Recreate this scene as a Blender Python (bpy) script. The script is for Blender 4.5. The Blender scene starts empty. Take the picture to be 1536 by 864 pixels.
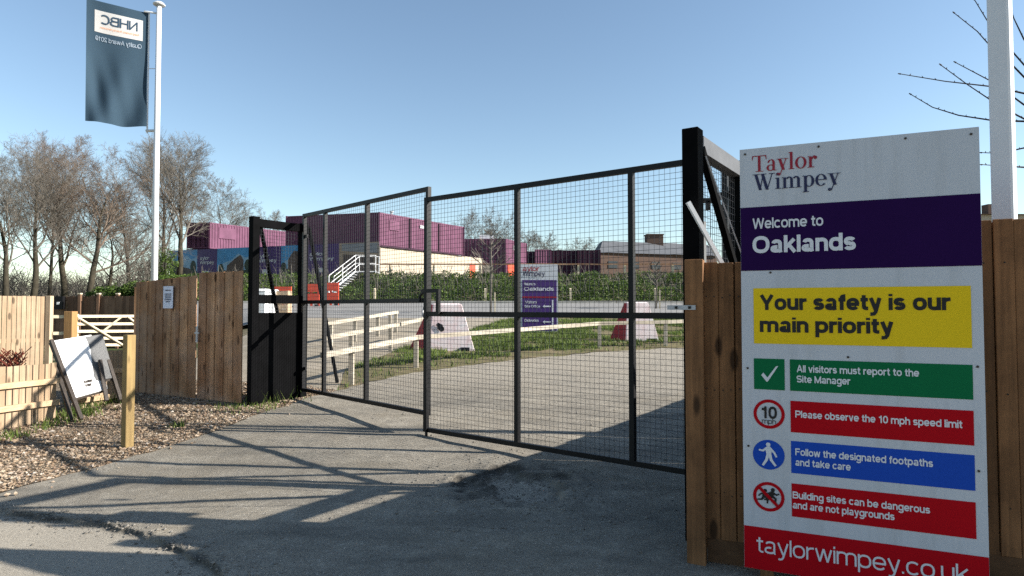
import bpy, math, random
from mathutils import Vector, Matrix, noise
from mathutils.geometry import delaunay_2d_cdt

random.seed(7)
R = math.radians
SC = bpy.context.scene
COL = SC.collection

# ------------------------------------------------------------------ camera, light, exposure
F = 950.0
PITCH = math.atan(30.0 / F)
CAM = Vector((0, 0, 1.55))
cd = bpy.data.cameras.new('camera')
cam = bpy.data.objects.new('camera', cd)
COL.objects.link(cam)
cam.location = CAM
cam.rotation_euler = (math.pi / 2 + PITCH, 0, 0)
cd.sensor_width = 36
cd.lens = F / 1536 * 36
cd.clip_start = 0.05
cd.clip_end = 5000
SC.camera = cam

SUN_EL = R(26.5)
SUN_AZ = Vector((1.0, -0.1, 0)).normalized()
SUN = Vector((SUN_AZ.x * math.cos(SUN_EL), SUN_AZ.y * math.cos(SUN_EL), math.sin(SUN_EL)))
wd = bpy.data.worlds.new('World')
SC.world = wd
wd.use_nodes = True
nt = wd.node_tree
nt.nodes.clear()
wo = nt.nodes.new('ShaderNodeOutputWorld')
bg = nt.nodes.new('ShaderNodeBackground')
sk = nt.nodes.new('ShaderNodeTexSky')
sk.sky_type = 'NISHITA'
sk.sun_disc = False
sk.sun_elevation = SUN_EL
sk.sun_rotation = math.atan2(SUN_AZ.x, SUN_AZ.y)
sk.air_density = 1.0
sk.dust_density = 0.3
sk.ozone_density = 0.9
bg.inputs[1].default_value = 0.078
tint = nt.nodes.new('ShaderNodeMix')
tint.data_type = 'RGBA'
tint.blend_type = 'MULTIPLY'
tint.inputs[0].default_value = 1
tint.inputs[7].default_value = (0.985, 1.015, 1.0, 1)
nt.links.new(sk.outputs[0], tint.inputs[6])
nt.links.new(tint.outputs[2], bg.inputs[0])
nt.links.new(bg.outputs[0], wo.inputs[0])
sl = bpy.data.lights.new('sun', 'SUN')
sl.energy = 5.0
sl.angle = R(0.5)
sl.color = (1.0, 0.95, 0.87)
so = bpy.data.objects.new('sun', sl)
COL.objects.link(so)
so.rotation_euler = SUN.to_track_quat('Z', 'Y').to_euler()
so.location = (20, -2, 20)
SC.view_settings.view_transform = 'Standard'
SC.view_settings.look = 'None'
SC.view_settings.gamma = 1
SC.view_settings.exposure = 1.32
SC.view_settings.use_curve_mapping = False
SC.cycles.max_bounces = 6
SC.cycles.use_denoising = False


# ------------------------------------------------------------------ pixel helpers (survey of the photo)
def ray(u, v):
    a, b = (u - 768) / F, (432 - v) / F
    c, s = math.cos(PITCH), math.sin(PITCH)
    return Vector((a, c - s * b, s + c * b))


def W(u, v, y):
    d = ray(u, v)
    return CAM + d * (y / d.y)


def lerp(a, b, t):
    return a + (b - a) * t


def sstep(a, b, x):
    t = max(0.0, min(1.0, (x - a) / (b - a)))
    return t * t * (3 - 2 * t)


PROF = [(-100, 0), (6, 0), (8, .08), (10, .18), (13, .36), (16, .55), (20, .85), (25, 1.2), (32, 1.65), (36.4, 1.83),
        (37, 1.95), (39.6, 3.15), (42, 3.4), (52, 4.0), (60, 4.3), (70, 4.6), (100, 5.0), (400, 6), (6000, 6)]


def prof(y):
    for (a, b), (c, d) in zip(PROF, PROF[1:]):
        if y <= c:
            return lerp(b, d, (y - a) / (c - a))
    return 6


def gz(x, y):
    z = prof(y)
    if y < 7:
        return z
    r = x / y
    low = lerp(min(z, .16), z, sstep(-.58, -.34, r))
    hi = lerp(min(z, 1.9), z, sstep(-.62, -.55, r))
    t = sstep(26, 34, y)
    return lerp(low, hi, t)


def G(u, v):
    y = 6.0
    d = ray(u, v)
    lo, hi = 1.0, 60.0
    for _ in range(40):
        y = (lo + hi) / 2
        p = CAM + d * (y / d.y)
        if p.z > gz(p.x, p.y):
            lo = y
        else:
            hi = y
    return CAM + d * (lo / d.y)


# ------------------------------------------------------------------ mesh helpers
class MB:
    def __init__(self):
        self.v, self.f, self.m = [], [], []

    def quad(self, a, b, c, d):
        n = len(self.v)
        self.v += [Vector(a), Vector(b), Vector(c), Vector(d)]
        self.f.append((n, n + 1, n + 2, n + 3))

    def poly(self, pts):
        n = len(self.v)
        self.v += [Vector(p) for p in pts]
        self.f.append(tuple(range(n, n + len(pts))))

    def hexa(self, p):  # 8 points: bottom 4 (ccw), top 4
        n = len(self.v)
        self.v += [Vector(q) for q in p]
        for f in ((3, 2, 1, 0), (4, 5, 6, 7), (0, 1, 5, 4), (1, 2, 6, 5), (2, 3, 7, 6), (3, 0, 4, 7)):
            self.f.append(tuple(n + i for i in f))

    def box(self, x0, y0, z0, x1, y1, z1):
        self.hexa([(x0, y0, z0), (x1, y0, z0), (x1, y1, z0), (x0, y1, z0), (x0, y0, z1), (x1, y0, z1), (x1, y1, z1), (x0, y1, z1)])

    def obox(self, c, ax, ay, az):  # centre and three half vectors
        c, ax, ay, az = Vector(c), Vector(ax), Vector(ay), Vector(az)
        self.hexa([c - ax - ay - az, c + ax - ay - az, c + ax + ay - az, c - ax + ay - az,
                   c - ax - ay + az, c + ax - ay + az, c + ax + ay + az, c - ax + ay + az])

    def bar(self, a, b, w, h, up=(0, 0, 1)):
        a, b, up = Vector(a), Vector(b), Vector(up)
        d = (b - a)
        if abs(d.normalized().dot(up)) > .98:
            up = Vector((0, 1, 0))
        s = d.cross(up).normalized() * (w / 2)
        t = s.cross(d).normalized() * (h / 2)
        self.obox((a + b) / 2, d / 2, s, t)

    def tube(self, pts, rad, n=6, cap=True):
        pts = [Vector(p) for p in pts]
        if not isinstance(rad, (list, tuple)):
            rad = [rad] * len(pts)
        base = len(self.v)
        ref = Vector((0.31, 0.2, 0.93))
        for i, p in enumerate(pts):
            d = (pts[min(i + 1, len(pts) - 1)] - pts[max(i - 1, 0)]).normalized()
            r = ref if abs(d.dot(ref)) < .95 else Vector((1, 0, 0))
            s = d.cross(r).normalized()
            t = s.cross(d)
            for k in range(n):
                a = 2 * math.pi * k / n
                self.v.append(p + (s * math.cos(a) + t * math.sin(a)) * rad[i])
        for i in range(len(pts) - 1):
            for k in range(n):
                k2 = (k + 1) % n
                self.f.append((base + i * n + k, base + i * n + k2, base + (i + 1) * n + k2, base + (i + 1) * n + k))
        if cap:
            self.f.append(tuple(base + k for k in range(n))[::-1])
            self.f.append(tuple(base + (len(pts) - 1) * n + k for k in range(n)))

    def wire(self, a, b, t):
        a, b = Vector(a), Vector(b)
        d = (b - a).normalized()
        r = Vector((0, 0, 1)) if abs(d.z) < .9 else Vector((1, 0.3, 0)).normalized()
        s = d.cross(r).normalized() * t / 2
        q = s.cross(d)
        n = len(self.v)
        self.v += [a + s, a + q, a - s, a - q, b + s, b + q, b - s, b - q]
        for k in range(4):
            self.f.append((n + k, n + (k + 1) % 4, n + 4 + (k + 1) % 4, n + 4 + k))

    def build(self, name, mat, parent=None, base=None, smooth=False, bevel=0):
        me = bpy.data.meshes.new(name)
        off = Vector(base) if base is not None else (wloc(parent) if parent else Vector((0, 0, 0)))
        me.from_pydata([v - off for v in self.v], [], self.f)
        me.materials.append(mat)
        if smooth:
            me.polygons.foreach_set('use_smooth', [True] * len(me.polygons))
        me.update()
        o = bpy.data.objects.new(name, me)
        COL.objects.link(o)
        if parent:
            o.parent = parent
        if base is not None:
            o.location = base
        if bevel:
            b = o.modifiers.new('bevel', 'BEVEL')
            b.width = bevel
            b.segments = 1
            b.limit_method = 'ANGLE'
        return o


def wloc(o):
    v = Vector((0, 0, 0))
    while o:
        v += o.location
        o = o.parent
    return v


def tag(o, label, cat, group=None):
    o['label'] = label
    o['category'] = cat
    if group:
        o['group'] = group
    return o


def thing(name, loc, label, cat, group=None):
    o = bpy.data.objects.new(name, None)
    o.empty_display_size = .2
    COL.objects.link(o)
    o.location = loc
    return tag(o, label, cat, group)


def copy_tree(o, parent=None):
    c = o.copy()
    COL.objects.link(c)
    c.parent = parent
    for ch in o.children:
        copy_tree(ch, c)
    return c


# ------------------------------------------------------------------ materials
def lin(r, g, b):
    def f(c):
        c /= 255
        return c / 12.92 if c <= .04045 else ((c + .055) / 1.055) ** 2.4
    return (f(r), f(g), f(b), 1)


class NM:
    """small node-graph helper"""

    def __init__(self, name, rough=.6, spec=.3, metal=0):
        self.m = bpy.data.materials.new(name)
        self.m.use_nodes = True
        self.t = self.m.node_tree
        self.b = self.t.nodes['Principled BSDF']
        self.b.inputs['Roughness'].default_value = rough
        self.b.inputs['Specular IOR Level'].default_value = spec
        self.b.inputs['Metallic'].default_value = metal
        self.tc = self.t.nodes.new('ShaderNodeTexCoord')

    def n(self, typ, **kw):
        o = self.t.nodes.new(typ)
        for k, v in kw.items():
            setattr(o, k, v)
        return o

    def link(self, a, b):
        self.t.links.new(a, b)

    def coord(self, scale=(1, 1, 1), rot=(0, 0, 0)):
        mp = self.n('ShaderNodeMapping')
        mp.inputs['Scale'].default_value = scale
        mp.inputs['Rotation'].default_value = rot
        self.link(self.tc.outputs['Object'], mp.inputs[0])
        return mp.outputs[0]

    def noise(self, scale, detail=4, rough=.55, co=None, dist=0):
        o = self.n('ShaderNodeTexNoise')
        o.inputs['Scale'].default_value = scale
        o.inputs['Detail'].default_value = detail
        o.inputs['Roughness'].default_value = rough
        o.inputs['Distortion'].default_value = dist
        self.link(co if co is not None else self.tc.outputs['Object'], o.inputs['Vector'])
        return o.outputs['Fac']

    def vor(self, scale, co=None, out='Distance', feature='F1'):
        o = self.n('ShaderNodeTexVoronoi')
        o.feature = feature
        o.inputs['Scale'].default_value = scale
        self.link(co if co is not None else self.tc.outputs['Object'], o.inputs['Vector'])
        return o.outputs[out]

    def ramp(self, fac, stops, interp='LINEAR'):
        o = self.n('ShaderNodeValToRGB')
        cr = o.color_ramp
        cr.interpolation = interp
        while len(cr.elements) < len(stops):
            cr.elements.new(.5)
        for e, (p, c) in zip(cr.elements, stops):
            e.position = p
            e.color = c if len(c) == 4 else (*c, 1)
        self.link(fac, o.inputs[0])
        return o.outputs[0]

    def mix(self, fac, a, b, mode='MIX'):
        o = self.n('ShaderNodeMix', data_type='RGBA', blend_type=mode)
        for i, x in ((0, fac), (6, a), (7, b)):
            if hasattr(x, 'default_value') or isinstance(x, bpy.types.NodeSocket):
                self.link(x, o.inputs[i])
            else:
                o.inputs[i].default_value = x if i == 0 or len(x) == 4 else (*x, 1)
        return o.outputs[2]

    def island(self):
        return self.n('ShaderNodeNewGeometry').outputs['Random Per Island']

    def col(self, c):
        if isinstance(c, bpy.types.NodeSocket):
            self.link(c, self.b.inputs['Base Color'])
        else:
            self.b.inputs['Base Color'].default_value = c if len(c) == 4 else (*c, 1)
        return self

    def bump(self, h, dist=.01, strength=1.0):
        o = self.n('ShaderNodeBump')
        o.inputs['Distance'].default_value = dist
        o.inputs['Strength'].default_value = strength
        self.link(h, o.inputs['Height'])
        self.link(o.outputs[0], self.b.inputs['Normal'])
        return self


def paint(name, c, rough=.5, var=.25, scale=6, spec=.35, bump=.0006):
    m = NM(name, rough, spec)
    c = Vector(c[:3])
    nz = m.noise(scale, 6, .65)
    m.col(m.ramp(nz, [(.3, tuple(c * (1 - var))), (.62, tuple(c)), (.8, tuple(c * (1 + var * .5)))]))
    if bump:
        m.bump(m.noise(scale * 14, 3), bump)
    return m.m


def wood(name, a, b, dirt=.35, knot=True, grain_axis='z', rough=.75, weather=None):
    """planks: random tone per plank, long grain, knots"""
    m = NM(name, rough, .2)
    sc = {'z': (30, 30, 1.4), 'x': (1.4, 30, 30), 'y': (30, 1.4, 30)}[grain_axis]
    isl = m.island()
    base = m.ramp(isl, [(0, a), (.5, tuple((Vector(a[:3]) + Vector(b[:3])) / 2)), (1, b)])
    co = m.coord(sc)
    # shift the grain between planks
    add = m.n('ShaderNodeVectorMath', operation='ADD')
    sx = m.n('ShaderNodeVectorMath', operation='SCALE')
    cmb = m.n('ShaderNodeCombineXYZ')
    for i in range(3):
        m.link(isl, cmb.inputs[i])
    m.link(cmb.outputs[0], sx.inputs[0])
    sx.inputs['Scale'].default_value = 47
    m.link(co, add.inputs[0])
    m.link(sx.outputs[0], add.inputs[1])
    g = m.noise(1.0, 6, .6, add.outputs[0], .6)
    c = m.mix(m.ramp(g, [(.3, (.62,) * 3), (.7, (0,) * 3)]), base, tuple(Vector(a[:3]) * .45), 'MIX')
    if weather:
        w = m.noise(1.3, 5, .7)
        c = m.mix(m.ramp(w, [(.42, (0,) * 3), (.68, (.75,) * 3)]), c, weather)
    if knot:
        ks = {'z': (7, 7, 2.4), 'x': (2.4, 7, 7), 'y': (7, 2.4, 7)}[grain_axis]
        k = m.vor(1.0, m.coord(ks))
        c = m.mix(m.ramp(k, [(.13, (.9,) * 3), (.21, (0,) * 3)]), c, tuple(Vector(a[:3]) * .22))
    d = m.noise(2.2, 6, .7)
    c = m.mix(m.ramp(d, [(.35, (dirt,) * 3), (.62, (0,) * 3)]), c, tuple(Vector(a[:3]) * .3))
    m.col(c)
    m.bump(g, .003, .7)
    return m.m


def grimy(name, c):
    m = NM(name, .5, .15)
    n = m.noise(1.0, 6, .7, m.coord((9, 9, .9)))
    c1 = m.mix(m.ramp(n, [(.5, (0,) * 3), (.78, (.30,) * 3)]), c, (.20, .19, .16))
    c1 = m.mix(m.ramp(m.noise(26, 5, .8), [(.66, (0,) * 3), (.76, (.16,) * 3)]), c1, (.16, .15, .13))
    m.col(m.mix(m.ramp(m.noise(.9, 4), [(.4, (.14,) * 3), (.65, (0,) * 3)]), c1, (.30, .31, .34)))
    return m.m


def fabric(name, c):
    m = NM(name, .85, .1)
    m.col(c)
    tr = m.n('ShaderNodeBsdfTranslucent')
    tr.inputs[0].default_value = tuple(min(1, x * 1.5) for x in c[:3]) + (1,)
    mx = m.n('ShaderNodeMixShader')
    mx.inputs[0].default_value = .45
    out = m.t.nodes['Material Output']
    m.link(m.b.outputs[0], mx.inputs[1])
    m.link(tr.outputs[0], mx.inputs[2])
    m.link(mx.outputs[0], out.inputs[0])
    return m.m


def leafy(name, a, b, rough=.6):
    m = NM(name, rough, .25)
    isl = m.island()
    n = m.noise(.9, 3)
    c = m.ramp(isl, [(0, a), (1, b)])
    c = m.mix(m.ramp(n, [(.35, (.55,) * 3), (.6, (0,) * 3)]), c, tuple(Vector(a[:3]) * .45))
    m.col(c)
    tr = m.n('ShaderNodeBsdfTranslucent')
    m.link(c, tr.inputs[0])
    mx = m.n('ShaderNodeMixShader')
    mx.inputs[0].default_value = .3
    m.link(m.b.outputs[0], mx.inputs[1])
    m.link(tr.outputs[0], mx.inputs[2])
    m.link(mx.outputs[0], m.t.nodes['Material Output'].inputs[0])
    return m.m


def asphalt_mat():
    m = NM('asphalt', .9, .2)
    at = m.n('ShaderNodeAttribute')
    at.attribute_name = 'wear'
    sep = m.n('ShaderNodeSeparateColor')
    m.link(at.outputs['Color'], sep.inputs[0])
    fine = m.noise(140, 4, .7)
    big = m.noise(.8, 6, .65)
    mid = m.noise(5, 7, .7)
    spk = m.vor(95, None, 'Color')
    ssp = m.n('ShaderNodeSeparateColor')
    m.link(spk, ssp.inputs[0])
    c = m.ramp(fine, [(.3, (.10, .085, .065)), (.5, (.24, .21, .165)), (.72, (.45, .40, .32))])
    c = m.mix(m.ramp(ssp.outputs[0], [(.55, (0,) * 3), (1, (.75,) * 3)]), c, m.ramp(ssp.outputs[1], [(0, (.06, .055, .05)), (.6, (.26, .24, .20)), (1, (.52, .48, .42))]))
    c = m.mix(m.ramp(big, [(.35, (.5,) * 3), (.62, (0,) * 3)]), c, (.115, .106, .092))
    c = m.mix(m.ramp(mid, [(.48, (0,) * 3), (.75, (.55,) * 3)]), c, (.41, .37, .30))
    st = m.noise(1.0, 5, .6, m.coord((.55, 2.6, 1), (0, 0, R(-38))))
    c = m.mix(m.ramp(st, [(.48, (0,) * 3), (.70, (.6,) * 3)]), c, (.095, .088, .075))
    c = m.mix(m.ramp(m.noise(.45, 7, .72), [(.5, (0,) * 3), (.68, (.55,) * 3)]), c, (.20, .165, .115))
    # dusty apron (green) and broken surface (red)
    c = m.mix(sep.outputs[1], c, m.ramp(m.noise(60, 6, .75), [(.3, (.19, .165, .13)), (.7, (.44, .395, .325))]))
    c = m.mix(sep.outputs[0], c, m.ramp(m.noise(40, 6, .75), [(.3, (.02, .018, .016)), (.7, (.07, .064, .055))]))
    m.col(c)
    h = m.mix(.45, fine, mid)
    h = m.mix(.4, h, ssp.outputs[2])
    m.bump(h, .016, 1.0)
    return m.m


def dusty(name, stops, scale=50, big=(.2, .18, .14), bump=.01):
    m = NM(name, .95, .1)
    c = m.ramp(m.noise(scale, 6, .75), stops)
    c = m.mix(m.ramp(m.noise(1.2, 6, .7), [(.4, (.6,) * 3), (.62, (0,) * 3)]), c, big)
    m.col(c)
    m.bump(m.noise(scale * .6, 6, .8), bump)
    return m.m


def gravel_mat():
    m = NM('gravel', .95, .15)
    v = m.vor(38, None, 'Color')
    sep = m.n('ShaderNodeSeparateColor')
    m.link(v, sep.inputs[0])
    c = m.ramp(sep.outputs[0], [(0, (.10, .07, .045)), (.4, (.26, .19, .125)), (.7, (.38, .30, .21)), (1, (.5, .43, .34))])
    d = m.vor(38)
    c = m.mix(m.ramp(d, [(.25, (0,) * 3), (.6, (.8,) * 3)]), c, (.07, .05, .035))
    c = m.mix(m.ramp(m.noise(1.5, 5), [(.42, (.6,) * 3), (.6, (0,) * 3)]), c, (.13, .10, .065))
    m.col(c)
    inv = m.n('ShaderNodeMath', operation='SUBTRACT')
    inv.inputs[0].default_value = 1
    m.link(d, inv.inputs[1])
    m.bump(inv.outputs[0], .02)
    return m.m


def ground_mat():
    m = NM('earth and rough grass', .95, .1)
    a = m.noise(.35, 6, .7)
    g = m.ramp(m.noise(9, 6, .75), [(.3, (.022, .035, .010)), (.7, (.08, .105, .03))])
    d = m.ramp(m.noise(7, 6, .75), [(.3, (.10, .08, .05)), (.7, (.25, .21, .15))])
    m.col(m.mix(m.ramp(a, [(.42, (0,) * 3), (.58, (1,) * 3)]), g, d))
    m.bump(m.noise(12, 5, .7), .03)
    return m.m


def stone_mat():
    m = NM('flint stones', .8, .25)
    c = m.ramp(m.island(), [(0, (.12, .075, .045)), (.25, (.21, .145, .09)), (.5, (.29, .215, .145)), (.75, (.37, .30, .225)), (.9, (.19, .125, .085)), (1, (.46, .41, .35))])
    m.col(m.mix(m.ramp(m.noise(60, 4), [(.35, (.4,) * 3), (.6, (0,) * 3)]), c, (.14, .10, .07)))
    return m.m


def bark_mat(name, a, b):
    m = NM(name, .9, .1)
    m.col(m.ramp(m.noise(1.5, 6, .7), [(.3, a), (.7, b)]))
    m.bump(m.noise(12, 4, .7, m.coord((1, 1, .2))), .03)
    return m.m


def barrier_mat():
    m = NM('faded plastic barrier', .55, .3)
    n1 = m.noise(2.2, 6, .7, None, .8)
    n2 = m.noise(9, 5, .7)
    c = m.mix(m.ramp(n1, [(.42, (0,) * 3), (.68, (.55,) * 3)]), (.78, .68, .67), (.66, .36, .35))
    c = m.mix(m.ramp(n2, [(.55, (0,) * 3), (.75, (.5,) * 3)]), c, (.70, .46, .45))
    c = m.mix(m.ramp(m.noise(4, 5, .7), [(.52, (0,) * 3), (.7, (.8,) * 3)]), c, (.80, .77, .75))
    m.col(c)
    return m.m


M = dict(
    asphalt=asphalt_mat(), gravel=gravel_mat(), ground=ground_mat(), stone=stone_mat(),
    turf=dusty('thin turf soil', [(.3, (.09, .075, .04)), (.7, (.25, .195, .12))], 20, (.08, .085, .03)),
    path=dusty('sandy path', [(.3, (.20, .165, .12)), (.7, (.42, .37, .30))], 30, (.2, .17, .12)),
    carpark=dusty('car park asphalt', [(.3, (.17, .165, .155)), (.7, (.32, .31, .295))], 60, (.17, .165, .16)),
    kerb=paint('concrete kerb', (.42, .40, .36), .85, .35, 5),
    black=paint('black gate paint', (.006, .006, .007), .5, .4, 9, .22),
    blackwood=paint('black stained timber', (.0035, .0035, .004), .85, .5, 5, .05),
    wire=paint('dark mesh wire', (.035, .038, .045), .5, .3, 20, .3),
    steel=paint('galvanised steel', (.42, .43, .45), .4, .3, 14, .5),
    white=paint('white paint', (.80, .80, .80), .35, .06, 2, .4, 0),
    whitepole=paint('white coated pole', (.62, .63, .65), .35, .08, 2, .4, 0),
    panel=grimy('white sign sheet', (.50, .52, .56)),
    purple=paint('dark purple vinyl', (.018, .003, .050), .6, .12, 3, .06, 0),
    yellow=paint('yellow vinyl', (.72, .50, .012), .6, .06, 2, .1, 0),
    green=paint('green vinyl', (.003, .125, .045), .6, .08, 2, .08, 0),
    red=paint('red vinyl', (.40, .002, .008), .6, .08, 2, .08, 0),
    blue=paint('blue vinyl', (.012, .065, .40), .6, .08, 2, .08, 0),
    ink=paint('black ink', (.008, .008, .010), .45, .1, 3, .3, 0),
    navy=paint('navy ink', (.012, .014, .06), .45, .1, 3, .3, 0),
    redink=paint('crimson ink', (.27, .006, .022), .45, .1, 3, .3, 0),
    whiteink=paint('white lettering', (.62, .63, .66), .45, .04, 3, .3, 0),
    fence=wood('brown fence boards', (.13, .062, .027), (.31, .15, .065), .55, True),
    fencex=wood('brown gravel board', (.12, .06, .03), (.15, .08, .04), .5, True, 'x'),
    fencel=wood('weathered fence boards', (.30, .145, .07), (.58, .34, .185), .45, True, 'z', .85, (.38, .27, .20)),
    dark=wood('dark stained fence', (.13, .072, .045), (.25, .15, .095), .45, True),
    pale=wood('new pale softwood', (.36, .25, .155), (.56, .43, .30), .3, True),
    palex=wood('new pale rail', (.50, .34, .20), (.62, .46, .30), .2, False, 'y'),
    cream=wood('cream timber rail', (.66, .55, .38), (.74, .64, .47), .12, False, 'x'),
    post=wood('treated post', (.27, .18, .075), (.34, .235, .10), .3, True),
    brown=wood('orange brown post', (.36, .19, .08), (.40, .22, .09), .2, False),
    knee=wood('knee rail timber', (.42, .365, .285), (.56, .505, .415), .4, False, 'x'),
    board=paint('white board', (.82, .82, .81), .4, .05, 2, .35, 0),
    grey=paint('grey sign back', (.10, .10, .10), .5, .15, 4),
    rust=paint('dark rusty leg', (.05, .038, .03), .6, .5, 20),
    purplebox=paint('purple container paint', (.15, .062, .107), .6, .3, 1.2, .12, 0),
    darkbox=paint('dark purple trim and container shade', (.04, .014, .03), .6, .3, 1.2, .12, 0),  # darker copy of the container purple, standing in for shade; also on trim
    creambox=paint('cream cabin wall', (.40, .34, .265), .6, .12, 1, .3, 0),
    brick=dusty('brown brick wall', [(.3, (.075, .05, .04)), (.7, (.15, .10, .08))], 6, (.10, .068, .053), 0),
    roof=paint('grey roof sheet', (.25, .26, .28), .6, .2, .6, .3, 0),
    barrier=barrier_mat(),
    barred=paint('dark red barrier end', (.36, .02, .025), .55, .3, 4),
    orange=paint('orange red plastic', (.62, .075, .035), .5, .25, 3),
    paper=paint('paper notice', (.62, .64, .74), .6, .05, 8, .2, 0),
    glass=paint('dark window', (.03, .035, .045), .12, .2, 2, .5, 0),
    sky1=paint('printed sky', (.07, .30, .58), .4, .3, .8, .3, 0),
    sky2=paint('printed pale sky', (.26, .44, .60), .4, .3, .8, .3, 0),
    print1=paint('printed houses', (.12, .085, .07), .5, .6, 1.4, .3, 0),
    print2=paint('printed garden', (.035, .06, .04), .5, .5, 1.2, .3, 0),
    print3=paint('printed beige wall', (.36, .27, .19), .5, .3, 1.0, .3, 0),
    purple2=paint('purple hoarding', (.055, .022, .14), .4, .15, 1, .3, 0),
    flag=fabric('navy flag cloth', (.055, .096, .138, 1)),
    flagwhite=fabric('white flag print', (.72, .70, .68, 1)),
    flagtext=fabric('slate flag lettering', (.05, .09, .14, 1)),
    flagorange=fabric('orange flag lettering', (.75, .33, .16, 1)),
    flaglight=fabric('pale flag lettering', (.45, .52, .60, 1)),
    grass=leafy('grass blades', (.05, .095, .014), (.19, .235, .055)),
    ivy=leafy('ivy leaves', (.022, .056, .008), (.15, .215, .04), .55),
    hedge=leafy('hedge leaves', (.035, .075, .010), (.11, .16, .03), .5),
    reed=leafy('red twigs', (.16, .03, .02), (.30, .08, .04)),
    bark=bark_mat('bark', (.018, .016, .012), (.07, .06, .042)),
    twig=bark_mat('twig', (.085, .076, .064), (.17, .152, .13)),
    twigred=bark_mat('reddish twig', (.095, .072, .057), (.19, .148, .115)),
    darktwig=bark_mat('dark twig', (.03, .022, .02), (.06, .045, .04)),
    chip=dusty('road chippings', [(.3, (.07, .065, .055)), (.7, (.33, .30, .26))], 25, (.12, .11, .095), 0),
    roofdark=paint('dull roof sheet', (.115, .12, .13), .8, .25, .6, .1, 0),
    leaf=leafy('dead leaves', (.06, .035, .02), (.17, .105, .055)),
    beam=paint('grey beam', (.10, .105, .115), .7, .25, 4, .1),
    litter=paint('white plastic scrap', (.7, .7, .7), .5, .2, 20),
)


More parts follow.
